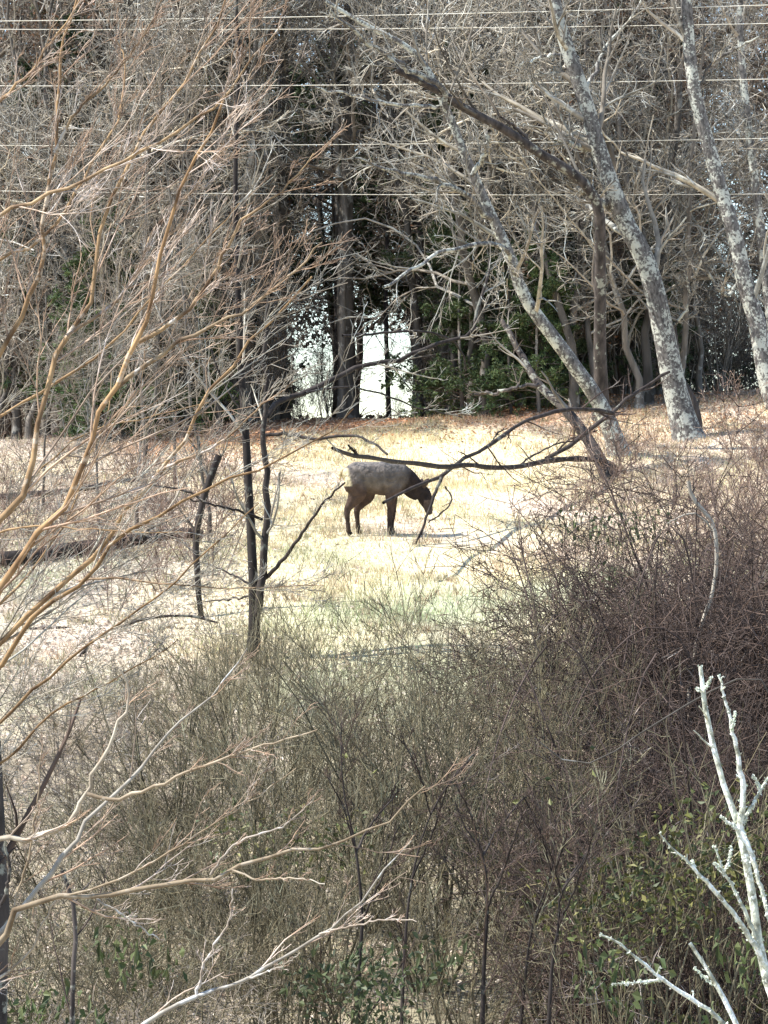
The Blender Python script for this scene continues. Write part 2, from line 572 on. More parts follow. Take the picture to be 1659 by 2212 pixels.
# ------------------------------------------------------------------ generic trees of the wood
def make_bare(h, r0, low=0.3, n1=16, n2_=7, n3=6, seed=1, lean=0.03, tw=0.010, wig=0.16, tm='wood_twig', wob_=0.05):
    global rng
    keep_r = rng
    rng = np.random.default_rng(seed)
    t = np.linspace(0, 1, 16)
    a = rng.uniform(0, 6.28)
    wob = np.cumsum(rng.normal(0, wob_, (16, 2)), axis=0) * h / 14
    T = np.stack([wob[:, 0] + lean * h * t * math.cos(a), wob[:, 1] + lean * h * t * math.sin(a), t * h - 0.15], -1)
    T[0, :2] = T[1, :2]
    Rt = r0 * (1 - 0.85 * t) * (1 + 0.5 * np.exp(-t * 30))
    tr = Geo().tube(T[None], Rt[None], 9).mesh("trunk", M['wood_bark'])
    P1, R1 = grow(T[None], Rt[None], n1, low, 0.97, (35, 80), (0.30, 0.48), 0.55, 9, 0.05, wig, 0.45)
    P2, R2 = grow(P1, R1, n2_, 0.2, 0.97, (25, 65), (0.35, 0.6), 0.5, 6, 0.03, wig * 1.2, 0.5, tw)
    P3, R3 = grow(P2, R2, n3, 0.15, 0.98, (20, 65), (0.4, 0.7), 0.4, 4, 0.0, wig * 1.5, 0.5, tw)
    P4, R4 = grow(P3, R3, 2, 0.2, 0.9, (20, 60), (0.4, 0.7), 0.4, 3, 0.0, 0.2, 0.7, tw * 0.8)
    gg = Geo().tube(P1, R1, 5, rt(len(P1))).tube(P2, R2, 4, rt(len(P2))).tube(P3, R3, 3, rt(len(P3))).tube(P4, R4, 3, rt(len(P4)))
    cr = gg.mesh("crown", M[tm])
    rng = keep_r
    return tr, cr, None, (P3, R3)


def make_leafy(h, r0, seed, cols, n_leaf, size, low=0.15, droop=0.5):
    global rng
    keep_r = rng
    tr, cr, _, (P3, R3) = make_bare(h, r0, low, 18, 6, 5, seed)
    rng = np.random.default_rng(seed + 50)
    i = rng.integers(0, len(P3), n_leaf)
    k = rng.integers(1, P3.shape[1], n_leaf)
    C = P3[i, k] + rng.normal(0, 0.10, (n_leaf, 3))
    lf = Geo().add(*leaves(C, size, 0.1, cols, 0.3, droop=droop)).mesh("leaves", M['leaf'], False)
    rng = keep_r
    return tr, cr, lf, None


def make_evergreen(h, r0, seed, spread=0.2, low=0.08, n1=60, col=((0.05, 0.078, 0.036), (0.065, 0.095, 0.045), (0.08, 0.105, 0.045))):
    global rng
    keep_r = rng
    rng = np.random.default_rng(seed)
    t = np.linspace(0, 1, 12)
    T = np.stack([0.1 * np.sin(t * 5), 0.1 * np.cos(t * 4) - 0.1, t * h - 0.15], -1)
    Rt = r0 * (1 - 0.93 * t)
    tr = Geo().tube(T[None], Rt[None], 8).mesh("trunk", M['wood_bark'])
    P1, R1 = grow(T[None], Rt[None], n1, low, 0.99, (60, 95), (spread * 0.8, spread * 1.5), 0.75, 7, 0.0, 0.10, 0.3, 0.006, drop=0.015)
    P2, R2 = grow(P1, R1, 7, 0.15, 0.98, (30, 60), (0.3, 0.5), 0.5, 5, -0.02, 0.1, 0.5, 0.005)
    P3, R3 = grow(P2, R2, 3, 0.1, 0.95, (30, 60), (0.4, 0.6), 0.4, 3, -0.03, 0.1, 0.6, 0.004)
    br = Geo().tube(P1, R1, 4).tube(P2, R2, 3).mesh("branches", M['wood_twig'])
    m = 9
    C = []
    for PP in (P2, P3):
        f = rng.uniform(0.1, 1, (len(PP), m)) * (PP.shape[1] - 1)
        i0 = np.minimum(f.astype(int), PP.shape[1] - 2)
        w_ = (f - i0)[..., None]
        ii = np.arange(len(PP))[:, None]
        C.append((PP[ii, i0] * (1 - w_) + PP[ii, i0 + 1] * w_).reshape(-1, 3))
    C = np.concatenate(C)
    C = C + rng.normal(0, 0.05, C.shape)
    fo = Geo().add(*leaves(C, 0.17, 0.2, np.array(col), 0.35, 0.4, droop=0.3)).mesh("foliage", M['evergreen'], False)
    rng = keep_r
    return tr, br, fo, None


def plant(proto, pos, s=1.0, sw=None, rz=None, label="", name="bare_tree", cat="tree", group=None, parts=("trunk", "crown", "leaves"), tilt=(0, 0)):
    o = thing(name, label, cat, pos, group)
    sw = s if sw is None else sw
    o.scale = (sw, sw, s)
    o.rotation_euler = (tilt[0], tilt[1], rng.uniform(0, 6.28) if rz is None else rz)
    for me, pn in zip(proto[:3], parts):
        if me is not None:
            link(pn, me, o)
    return o


BARE = [make_bare(17, 0.20, 0.32, seed=3), make_bare(15, 0.15, 0.25, seed=4, lean=0.06), make_bare(19, 0.26, 0.38, seed=5), make_bare(12, 0.09, 0.2, seed=6, lean=0.1)]
CROOK = [make_bare(11, 0.085, 0.12, 16, 7, 5, seed=7, lean=0.35, wig=0.26, tm='grey_twig', wob_=0.16), make_bare(13, 0.11, 0.15, 15, 7, 5, seed=8, lean=0.22, wig=0.24, tm='grey_twig', wob_=0.14)]
BROWNC = LEAFC * np.array([0.50, 0.55, 0.62])
BROWN = [make_leafy(9, 0.09, 31, BROWNC, 2600, 0.11), make_leafy(12, 0.12, 32, BROWNC * 0.85, 3600, 0.11)]
GREEN = [make_evergreen(13, 0.16, 41), make_evergreen(9, 0.10, 42, 0.24)]
MAXSEE = [(640, 716, 756, 892), (776, 896, 722, 892), (1545, 1590, 500, 630)]      # openings where the sky shows low between the trunks


def in_gap(u, v, grow_=0):
    m = np.zeros(np.shape(u), bool)
    for a0, a1, b0_, b1_ in MAXSEE:
        m |= (u > a0 - grow_) & (u < a1 + grow_) & (v > b0_ - grow_) & (v < b1_ + grow_)
    return m


def at_ground(u, d):
    x_ = (u - 829.5) / K0 * d
    return (x_, d, float(ground(x_, d)))


# trunks beside the openings, seen against the sky
def solid_trunk(u, d, w_px, h, label, lean=0.0, mat='wood_bark', proto=2):
    x0, y0, z0 = at_ground(u, d)
    o = thing("forest_tree", label, "tree", (x0, y0, z0))
    r0 = w_px / K0 * d / 2
    t = np.linspace(0, 1, 20)
    T = np.stack([lean * h * t + 0.06 * np.sin(t * 9 + u), 0.05 * np.sin(t * 7 + u), t * h - 0.2], -1)
    Rt = r0 * (1 - 0.75 * t) * (1 + 0.35 * np.exp(-t * 40))
    link("trunk", Geo().tube(T[None], Rt[None], 12).mesh("trunk", M[mat]), o)
    P1, R1 = grow(T[None], Rt[None], 12, 0.4, 0.97, (40, 75), (0.25, 0.42), 0.5, 8, 0.06, 0.13, 0.4)
    P2, R2 = grow(P1, R1, 7, 0.2, 0.97, (25, 60), (0.35, 0.6), 0.5, 6, 0.05, 0.16, 0.5, 0.01)
    P3, R3 = grow(P2, R2, 6, 0.15, 0.98, (20, 60), (0.4, 0.7), 0.4, 4, 0.03, 0.2, 0.5, 0.009)
    link("crown", Geo().tube(P1, R1, 5).tube(P2, R2, 4).tube(P3, R3, 3).mesh("crown", M['wood_twig']), o)
    return o


solid_trunk(750, 85.5, 44, 16, "thick brown trunk between the two bright gaps of sky behind the elk")
solid_trunk(838, 88, 11, 14, "thin dark trunk splitting the wider bright sky gap", mat='dark_bark')
solid_trunk(908, 85, 21, 15, "dark trunk edging the wider sky gap on its right side", mat='dark_bark')
solid_trunk(950, 86.5, 26, 16, "brown trunk just right of the dark trunk at the sky gap")
solid_trunk(985, 84.5, 34, 17, "broad grey brown trunk third to the right of the sky gap")
solid_trunk(612, 86, 26, 16, "grey trunk left of the narrower bright sky gap")
solid_trunk(722, 90, 10, 14, "slim dark trunk at the right edge of the narrower sky gap", mat='dark_bark')
solid_trunk(560, 84, 20, 15, "brown trunk behind the dark twin stems at the wood edge")

bare_spots, tries = [], 0
while len(bare_spots) < 84 and tries < 4000:
    tries += 1
    d = rng.uniform(83, 124)
    u = rng.uniform(-60, 1720)
    if any(a0 - 8 < u < a1 + 8 for a0, a1, *_ in MAXSEE[:2]):
        continue
    if (560 < u < 960 and d < 92) or 1470 < u < 1660:
        continue
    bare_spots.append((u, d))
for (u, d) in bare_spots:
    k = int(rng.integers(0, 4))
    s = rng.uniform(0.8, 1.2)
    plant(BARE[k], at_ground(u, d), s, s * rng.uniform(0.8, 1.25), None, "slender bare grey brown tree standing in the wood behind the field", "bare_tree", "tree", "bare trees crowding the wood behind the field")

TALL = make_bare(19, 0.15, 0.40, 18, 8, 5, seed=9, lean=0.08, wig=0.22, tm='grey_twig', wob_=0.08)
for k_t, (u, d, s) in enumerate([(450, 82, 1.1), (530, 83, 1.0), (598, 85, 1.05), (742, 84, 0.95), (915, 84, 1.0), (1005, 82, 1.05), (1075, 83, 1.0)]):
    plant(TALL, at_ground(u, d), s, s * 0.8, None, "slender tree with high pale crown, %s from the left near the sky gaps" % ("first", "second", "third", "fourth", "fifth", "sixth", "seventh")[k_t], "bare_tree", "tree", "slender high-crowned trees around the sky gaps")
n_c = 0
while n_c < 52:
    d = rng.uniform(79.5, 90)
    u = rng.uniform(-40, 1700)
    if 540 < u < 960 or (500 < u < 1000 and d < 82.5) or 1490 < u < 1640:
        continue
    n_c += 1
    s = rng.uniform(0.75, 1.25)
    plant(CROOK[int(rng.integers(0, 2))], at_ground(u, d), s, s, None, "crooked pale grey tree with criss-crossing branches at the wood's edge", "crooked_tree", "tree", "crooked trees along the edge of the wood")

for (u, d, s, k) in [(1180, 82, 0.9, 0), (1235, 84, 1.0, 1), (1120, 86, 0.9, 0), (1340, 84, 0.9, 1), (1410, 86, 1, 0), (1740, 85, 0.9, 1), (60, 84, 0.9, 0), (170, 83, 1.0, 1), (310, 84, 0.9, 0), (420, 83, 0.9, 1), (30, 90, 1.2, 1), (240, 92, 1.3, 1), (480, 88, 1.1, 1), (1420, 90, 1.2, 1), (1080, 92, 1.3, 1), (1290, 94, 1.3, 1), (1440, 96, 1.3, 1), (660, 97, 1.25, 1), (1000, 97, 1.2, 1)]:
    if 620 < u < 900:
        continue
    plant(BROWN[k], at_ground(u, d), s, s, None, "small tree still holding brown withered leaves at the wood edge", "leafy_brown_tree", "tree", "trees holding brown leaves in the wood")

GREEN.append(make_evergreen(8, 0.09, 46, 0.26, 0.05, 55, ((0.075, 0.115, 0.042), (0.055, 0.09, 0.036), (0.10, 0.13, 0.05))))
GL = [(985, 83.5, 0.78, 0, "dark evergreen rising above the trunks right of the sky gap"),
      (1105, 80.5, 0.58, 2, "low green evergreen behind the leaning lichen trunk in the middle"),
      (1330, 92, 1.2, 0, "tall dark evergreen behind the tallest leaning lichen trunk"),
      (1250, 82, 0.55, 1, "small dim evergreen between the leaning lichen trunks at the wood edge"),
      (1400, 82, 0.55, 1, "small evergreen under the trunks near the right edge of the wood"),
      (265, 80.5, 0.68, 2, "bright green evergreen deep in the twigs left of the dark twin stems"),
      (340, 86, 1.25, 0, "tall dim evergreen in the upper left of the wood"),
      (742, 96, 1.3, 0, "tall evergreen whose dark crown hangs over the narrower sky gap"),
      (902, 98, 1.3, 0, "tall evergreen whose dark crown hangs over the wider sky gap"),
      (100, 84, 0.9, 0, "evergreen near the left edge of the wood"),
      (470, 90, 1.1, 0, "tall dark evergreen behind the dark twin stems"),
      (1140, 90, 1.2, 0, "tall dark evergreen behind the broken aslant trunk"),
      (1400, 95, 1.2, 0, "tall evergreen between the two thick lichen trunks, far back"),
      (225, 80, 0.8, 2, "green evergreen veiled by crooked trees at the left edge of the field"),
      (405, 81, 0.62, 2, "small green evergreen behind the dark dead sapling at the wood edge"),
      (1165, 80, 0.62, 2, "green evergreen between the strongly leaning trunk and the tallest one"),
      (1000, 81.5, 0.72, 2, "green evergreen just right of the broad trunk by the sky gap"),
      (210, 96, 1.3, 0, "tall dark evergreen far back in the left part of the wood")]
for (u, d, s, k, lab) in GL:
    if k == 0 and u in (742, 902):
        pr_ = HANG if 'HANG' in globals() else make_evergreen(13, 0.16, 43, 0.24, 0.33, 60)
        HANG = pr_
    else:
        pr_ = GREEN[k]
    plant(pr_, at_ground(u, d), s, s, None, lab, "evergreen_tree", "tree", None, ("trunk", "branches", "foliage"))

# the far wood behind, one mass of twigs and withered leaves with openings to the sky
def far_mass(n, d0, d1):
    d = rng.uniform(d0, d1, n)
    u = rng.uniform(-120, 1780, n)
    top = 1106 - 19 / d * K0
    x_ = (u - 829.5) / K0 * d
    zg = ground(x_, d)
    hz = rng.uniform(0, 1, n) ** 0.9 * (19.5 - zg)
    z_ = zg + hz
    v = 1106 - z_ / d * K0
    dens = np.clip(0.62 + 0.55 * n2(x_, z_ + d * 0.3, 0.55, 77), 0.25, 1)
    k_ = (~in_gap(u, v, 6)) & (rng.uniform(size=n) < dens)
    return np.stack([x_, d, z_], -1)[k_]


C = far_mass(26000, 98, 128)
d0 = unit(rng.normal(size=(len(C), 3)) * np.array([0.8, 0.5, 1.0]) + np.array([0, 0, 0.3]))
ln = rng.uniform(0.5, 1.6, (len(C), 1))
bend = rng.normal(0, 0.12, (len(C), 3))
PP = np.stack([C - d0 * ln * 0.5, C + bend, C + d0 * ln * 0.5], 1)
RR = rng.uniform(0.009, 0.018, (len(C), 1)) * np.array([[1.2, 1, 0.6]])
gm = Geo().tube(PP, RR, 3, rng.uniform(0.6, 1.3, (len(C), 1)) * np.array([[1, 0.97, 0.95]]))
tag(link("far_twigs", gm.mesh("far_twigs", M['wood_twig'])), "grey brown tangle of bare twigs deep in the wood", "wood", kind="stuff")
C = far_mass(100000, 104, 130)
gl = Geo().add(*leaves(C, 0.24, 0.0, np.array([[0.095, 0.074, 0.060], [0.065, 0.054, 0.044], [0.12, 0.092, 0.072], [0.030, 0.042, 0.024], [0.04, 0.045, 0.033]]), 0.35, 0.6))
tag(link("far_foliage", gl.mesh("far_foliage", M['leaf'], False)), "dim brown withered foliage filling the back of the wood", "wood", kind="stuff")

# ------------------------------------------------------------------ shrub prototypes
def make_shrub(h, n0, seed, mat, spread=0.5, n1=7, n2_=6, n3=3, r=0.016, tw=0.004, split=4, arch=0.0, ang=(12, 38), up=0.10):
    """several stems from one root; the thickest ones are parts, the fine ones one mass"""
    global rng
    keep_r = rng
    rng = np.random.default_rng(seed)
    K = 9
    a = rng.uniform(0, 6.28, n0)
    q = np.sqrt(rng.uniform(0.05, 1, n0)) * spread
    d = np.stack([np.cos(a) * q, np.sin(a) * q, np.ones(n0)], -1)
    p = np.stack([np.cos(a), np.sin(a), np.zeros(n0)], -1) * (q * h * 0.12)[:, None]
    p[:, 2] = -0.1
    hh = h * rng.uniform(0.65, 1.05, n0)
    pts = [p]
    for k in range(1, K):
        d = d + rng.normal(0, 0.10, d.shape)
        d[:, 2] += 0.05 - arch * k
        d = unit(d)
        pts.append(pts[-1] + d * (hh / (K - 1))[:, None])
    P0 = np.stack(pts, 1)
    R0 = (r * rng.uniform(0.5, 1.1, n0))[:, None] * np.linspace(1, 0.3, K)[None]
    order = np.argsort(-R0[:, 0])
    P0, R0 = P0[order], R0[order]
    P1, R1 = grow(P0, R0, n1, 0.12, 0.97, ang, (0.3, 0.6), 0.45, 6, up - arch, 0.10, 0.55, tw)
    P2, R2 = grow(P1, R1, n2_, 0.1, 0.98, ang, (0.35, 0.65), 0.4, 4, up * 0.8 - arch, 0.14, 0.6, tw)
    stems = [Geo().tube(P0[i:i + 1], R0[i:i + 1], 6).mesh("stem", M[mat]) for i in range(min(split, n0))]
    gg = Geo()
    if n0 > split:
        gg.tube(P0[split:], R0[split:], 4)
    gg.tube(P1, R1, 3, rt(len(P1), 0.45, 1.5)).tube(P2, R2, 3, rt(len(P2), 0.45, 1.6))
    if n3:
        P3, R3 = grow(P2, R2, n3, 0.2, 0.98, ang, (0.4, 0.7), 0.3, 3, up * 0.6 - arch, 0.14, 0.7, tw * 0.9)
        gg.tube(P3, R3, 3, rt(len(P3), 0.45, 1.6))
    tw_me = gg.mesh("twigs", M[mat])
    rng = keep_r
    return stems, tw_me


def put_shrub(proto, pos, s, label, group=None, name="bare_shrub", cat="shrub", sz=None, rz=None):
    o = thing(name, label, cat, pos, group)
    o.scale = (s, s, s if sz is None else sz)
    o.rotation_euler = (0, 0, rng.uniform(0, 6.28) if rz is None else rz)
    for st in proto[0]:
        link("stem", st, o)
    link("twigs", proto[1], o)
    return o


# understory along the wood edge
UNDER = [make_shrub(4.5, 9, 61, 'wood_twig', 0.5, 8, 6, 2, 0.03, 0.009, 3, ang=(20, 55)), make_shrub(6, 7, 62, 'wood_twig', 0.35, 9, 6, 2, 0.04, 0.009, 3, ang=(20, 55))]
cnt = 0
while cnt < 62:
    d = rng.uniform(82, 112)
    u = rng.uniform(-40, 1700)
    if 540 < u < 975 or (1525 < u < 1605 and d > 95):
        continue
    cnt += 1
    s = rng.uniform(0.6, 1.2)
    put_shrub(UNDER[int(rng.integers(0, 2))], at_ground(u, d), s, "tangled bare understory shrub at the foot of the wood", "bare shrubs under the trees of the wood")

for (u, d, s) in [(702, 86, 0.34), (655, 85, 0.28), (590, 84, 0.5), (850, 87, 0.22), (930, 84, 0.4), (560, 83, 0.55), (640, 90, 0.42), (720, 88, 0.5)]:
    put_shrub(UNDER[int(rng.integers(0, 2))], at_ground(u, d), s, "small bare shrub at the foot of the sky gaps", "small bare shrubs below the sky gaps")

# ------------------------------------------------------------------ traced trees
def poly(uvd, n=20, jit=0.0):
    return smooth_line(np.array([P(*q) for q in uvd]), n, jit)


def with_depth(uv, d0, d1):
    uv = np.asarray(uv, float)
    s = np.concatenate([[0], np.cumsum(np.linalg.norm(np.diff(uv, axis=0), axis=1))])
    s = s / s[-1]
    return [(a_, b_, d0 + (d1 - d0) * t_) for (a_, b_), t_ in zip(uv, s)]


def traced(name, label, cat, trunk, branches, mat, twigmat, tw=(6, 5, 3), twr=0.004, tlen=((0.2, 0.45), (0.35, 0.6)), tang=(25, 55), tup=0.08, trunk_sides=12, group=None, bias=None, knots=0.0, trunk_twigs=True, lump=0.0, pal=None, kink=0.5):
    """trunk: (uv list, d0, d1, w0px, w1px); branches the same. First point of the trunk is its foot."""
    uv, d0, d1, w0, w1 = trunk
    T = poly(with_depth(uv, d0, d1), 28)
    base = T[0].copy()
    o = thing(name, label, cat, tuple(base))
    if group:
        o["group"] = group
    lines = []

    def radii(n, a_, b_, dd):
        r_ = np.linspace(a_, b_, n) / 2 / K0 * dd
        if lump:
            r_ = r_ * (1 + lump * rng.uniform(-1, 1, n))
        return r_
    Rt = radii(28, w0, w1, (d0 + d1) / 2)
    if w0 > 16 and d0 > 30:
        Rt = Rt * (1 + 0.55 * np.exp(-np.linspace(0, 1, 28) * 22))      # root flare
    T2 = T - base
    T2 = T2 + np.cumsum(rng.normal(0, Rt.mean() * 0.06, T2.shape), 0)
    link("trunk", Geo().tube(T2[None], Rt[None], trunk_sides).mesh("trunk", M[mat]), o)
    if trunk_twigs:
        lines.append((T2, Rt))
    for br in branches:
        uv, d0, d1, w0, w1 = br[:5]
        B = poly(with_depth(uv, d0, d1), 22) - base
        Rb = radii(22, w0, w1, (d0 + d1) / 2)
        wv = rng.normal(0, Rb.mean() * kink, B.shape)
        wv[0] = 0
        B = B + wv
        cb = None if pal is None else np.array([pal[int(rng.integers(0, len(pal)))]]) * rng.uniform(0.85, 1.15)
        link("branch", Geo().tube(B[None], Rb[None], 7, cb).mesh("branch", M[mat]), o)
        lines.append((B, Rb))
    if tw:
        gg = Geo()
        for (B, Rb) in lines:
            L_ = np.linalg.norm(np.diff(B, axis=0), axis=1).sum()
            P1, R1 = grow(B[None], Rb[None], tw[0], 0.2, 0.99, tang, tlen[0], 0.5, 7, tup, 0.12, 0.45, twr, bias=bias)
            gg.tube(P1, R1, 4, rt(len(P1), 0.6, 1.4))
            P2, R2 = grow(P1, R1, tw[1], 0.15, 0.98, tang, tlen[1], 0.4, 5, tup, 0.14, 0.6, twr, bias=bias)
            gg.tube(P2, R2, 3, rt(len(P2), 0.6, 1.4))
            if tw[2]:
                P3, R3 = grow(P2, R2, tw[2], 0.15, 0.98, tang, tlen[1], 0.4, 4, tup, 0.16, 0.7, twr * 0.85, bias=bias)
                gg.tube(P3, R3, 3, rt(len(P3), 0.6, 1.4))
        link("twigs", gg.mesh("twigs", M[twigmat]), o)
    return o


def foot(u, v):
    return hit(u, v)


# leaning lichen-spotted trees on the right
dA = foot(1480, 950)
traced("lichen_tree", "tallest leaning lichen spotted trunk, thickest of the leaning trees on the right", "tree",
       ([(1490, 965), (1462, 860), (1440, 760), (1405, 590), (1345, 455), (1298, 330), (1248, 160), (1205, 10), (1180, -120)], dA, dA - 1, 54, 25),
       [([(1335, 450), (1290, 430), (1255, 395), (1225, 372)], dA, dA - 2, 22, 10),
        ([(1280, 322), (1235, 308), (1200, 300)], dA, dA - 1.5, 16, 9),
        ([(1225, 118), (1180, 122), (1120, 140)], dA, dA - 2, 9, 4),
        ([(1430, 720), (1470, 690), (1490, 640), (1480, 580)], dA, dA - 1, 8, 4),
        ([(1262, 200), (1310, 100), (1370, 30), (1400, -40)], dA, dA + 1, 10, 4)],
       'lichen_bark', 'grey_twig', (10, 6, 4), 0.007, tup=0.02)
dB = foot(1680, 880)
traced("lichen_tree", "leaning lichen spotted trunk nearest the right edge of the field", "tree",
       ([(1690, 905), (1655, 815), (1632, 700), (1606, 610), (1585, 520), (1555, 420), (1525, 310), (1496, 210), (1478, 90), (1470, -60)], dB, dB - 0.5, 42, 24),
       [([(1500, 215), (1530, 150), (1580, 110), (1640, 80)], dB, dB - 1, 9, 4),
        ([(1600, 600), (1570, 640), (1530, 590), (1505, 530)], dB, dB - 1, 10, 5)],
       'lichen_bark', 'grey_twig', (6, 4, 2), 0.007, tup=0.02)
dC = foot(1700, 860)
traced("lichen_tree", "slim pale trunk at the far right behind the thicker leaning ones", "tree",
       ([(1690, 880), (1665, 700), (1645, 520), (1625, 350), (1608, 200), (1600, 60), (1598, -60)], dC, dC, 24, 14),
       [([(1620, 330), (1590, 290), (1560, 240)], dC, dC, 6, 3)],
       'lichen_bark', 'grey_twig', (6, 5, 2), 0.007)
dD = foot(1335, 985)
traced("lichen_tree", "strongly leaning mottled trunk whose foot stands behind the fallen limb's butt", "tree",
       ([(1342, 992), (1318, 920), (1285, 850), (1240, 790), (1185, 715), (1132, 640), (1105, 560), (1062, 470), (1015, 365), (960, 230), (900, 120), (800, 60), (700, 0)], dD, dD - 3, 37, 8),
       [([(1060, 470), (1010, 425), (940, 388), (880, 378), (830, 360), (760, 340)], dD - 1.5, dD - 5, 15, 5),
        ([(1118, 600), (1090, 535), (1030, 528), (960, 545), (900, 580), (830, 622)], dD - 1, dD - 6, 13, 6),
        ([(1020, 378), (1050, 330), (1058, 280)], dD - 2, dD - 3, 11, 9),
        ([(965, 240), (955, 190), (880, 150), (800, 95), (705, 20)], dD - 2, dD - 5, 14, 7),
        ([(950, 230), (850, 225), (760, 205), (680, 190)], dD - 2, dD - 6, 9, 4)],
       'lichen_bark', 'grey_twig', (10, 6, 4), 0.006, tup=0.02)
traced("broken_tree", "dark broken trunk lodged aslant high among the leaning trees", "dead tree",
       ([(1300, 905), (1298, 700), (1296, 560), (1290, 445), (1240, 380), (1160, 330), (1085, 280), (1000, 235), (940, 195), (850, 150)], 73, 69, 30, 15),
       [([(1150, 325), (1130, 290), (1080, 250)], 70.5, 70, 10, 4)],
       'dark_bark', 'wood_twig', (5, 4, 2), 0.007, tup=0.02)
dG = foot(1315, 1035)
traced("leaning_snag", "dark slanting dead trunk rooted in front of the leaning trees", "dead tree",
       ([(1320, 1045), (1290, 985), (1250, 920), (1215, 880), (1165, 830), (1130, 770), (1085, 690)], dG, dG + 2, 30, 10),
       [([(1165, 830), (1120, 835), (1060, 850), (1025, 850)], dG, dG, 9, 7)],
       'dark_bark', 'wood_twig', (4, 4, 2), 0.006)
dH = foot(1500, 930)
traced("dark_stub", "short dark rotten stub beside the tallest leaning trunk's foot", "stump",
       ([(1510, 945), (1505, 900), (1495, 860), (1470, 800), (1460, 700)], dH, dH, 26, 8), [],
       'dark_bark', 'wood_twig', (6, 5, 2), 0.005)

# dark twin stems in front of the field
dS = 45.5
traced("twin_sapling", "dark twin stemmed sapling standing left of the elk", "tree",
       ([(546, 1420), (549, 1340), (546, 1240), (539, 1090), (530, 940), (521, 790), (515, 600), (512, 420), (516, 260), (522, 120), (515, 40), (520, -60)], dS, dS, 22, 5),
       [([(548, 1370), (562, 1270), (574, 1180), (577, 1050), (573, 900), (574, 760), (578, 640)], dS, dS - 0.6, 20, 7),
        ([(577, 900), (600, 868), (660, 848), (720, 818), (790, 790), (880, 772), (950, 740), (1012, 722), (1040, 650), (1060, 560)], dS, dS + 2, 13, 6),
        ([(570, 1250), (620, 1198), (665, 1130), (705, 1080), (742, 1044)], dS, dS - 2, 10, 4),
        ([(574, 940), (620, 938), (690, 948), (750, 940), (800, 953), (838, 980)], dS, dS - 2, 8, 5),
        ([(566, 1122), (520, 1105), (470, 1092), (410, 1080)], dS, dS - 1, 7, 3),
        ([(556, 1272), (500, 1240), (440, 1215)], dS, dS + 1, 6, 3),
        ([(565, 1285), (510, 1292), (440, 1300)], dS, dS + 1, 6, 3),
        ([(740, 725), (800, 722), (880, 716), (950, 722), (995, 755), (1008, 800)], dS, dS + 2, 6, 4),
        ([(660, 848), (740, 836), (820, 850), (900, 880), (1000, 900)], dS, dS + 2, 5, 3),
        ([(528, 900), (480, 820), (450, 740), (400, 640)], dS, dS, 5, 3)],
       'black_bark', 'grey_twig', (5, 5, 2), 0.0045, tlen=((0.12, 0.32), (0.35, 0.6)), tup=0.06)
dT = foot(430, 1335)
traced("dead_sapling", "short dark dead sapling leaning over the fallen log at left", "dead tree",
       ([(436, 1345), (428, 1260), (424, 1170), (436, 1090), (455, 1030), (472, 985)], dT, dT, 12, 16),
       [([(440, 1080), (400, 1060), (330, 1048)], dT, dT, 6, 3)], 'black_bark', 'wood_twig', (4, 4, 2), 0.004)


def log_thing(name, label, cat, uv, d0, d1, w0, w1, branches, mat='black_bark', n=26, lump=0.08, tw=None):
    T = poly(with_depth(uv, d0, d1), n)
    base = T[n // 2].copy()
    o = thing(name, label, cat, tuple(base))
    Rt = np.linspace(w0, w1, n) / 2 / K0 * (d0 + d1) / 2 * (1 + lump * rng.uniform(-1, 1, n))
    T2 = T - base
    link("limb", Geo().tube(T2[None], Rt[None], 10).mesh("limb", M[mat]), o)
    gg = Geo()
    for uvb, e0, e1, a_, b_ in branches:
        B = poly(with_depth(uvb, e0, e1), 18) - base
        Rb = np.linspace(a_, b_, 18) / 2 / K0 * (e0 + e1) / 2 * (1 + lump * rng.uniform(-1, 1, 18))
        B = B + rng.normal(0, Rb.mean() * 0.35, B.shape)
        link("branch", Geo().tube(B[None], Rb[None], 7).mesh("branch", M[mat]), o)
        if tw:
            P1, R1 = grow(B[None], Rb[None], tw[0], 0.2, 0.98, (25, 60), (0.12, 0.3), 0.4, 6, 0.03, 0.15, 0.5, 0.005)
            P2, R2 = grow(P1, R1, tw[1], 0.2, 0.98, (25, 60), (0.3, 0.6), 0.4, 4, 0.03, 0.18, 0.6, 0.004)
            gg.tube(P1, R1, 4).tube(P2, R2, 3)
    if tw:
        link("twigs", gg.mesh("twigs", M['vine_twig']), o)
    return o


dF = foot(1330, 1018)


def dl(u):
    return dF + (52.0 - dF) * (1335 - u) / 617


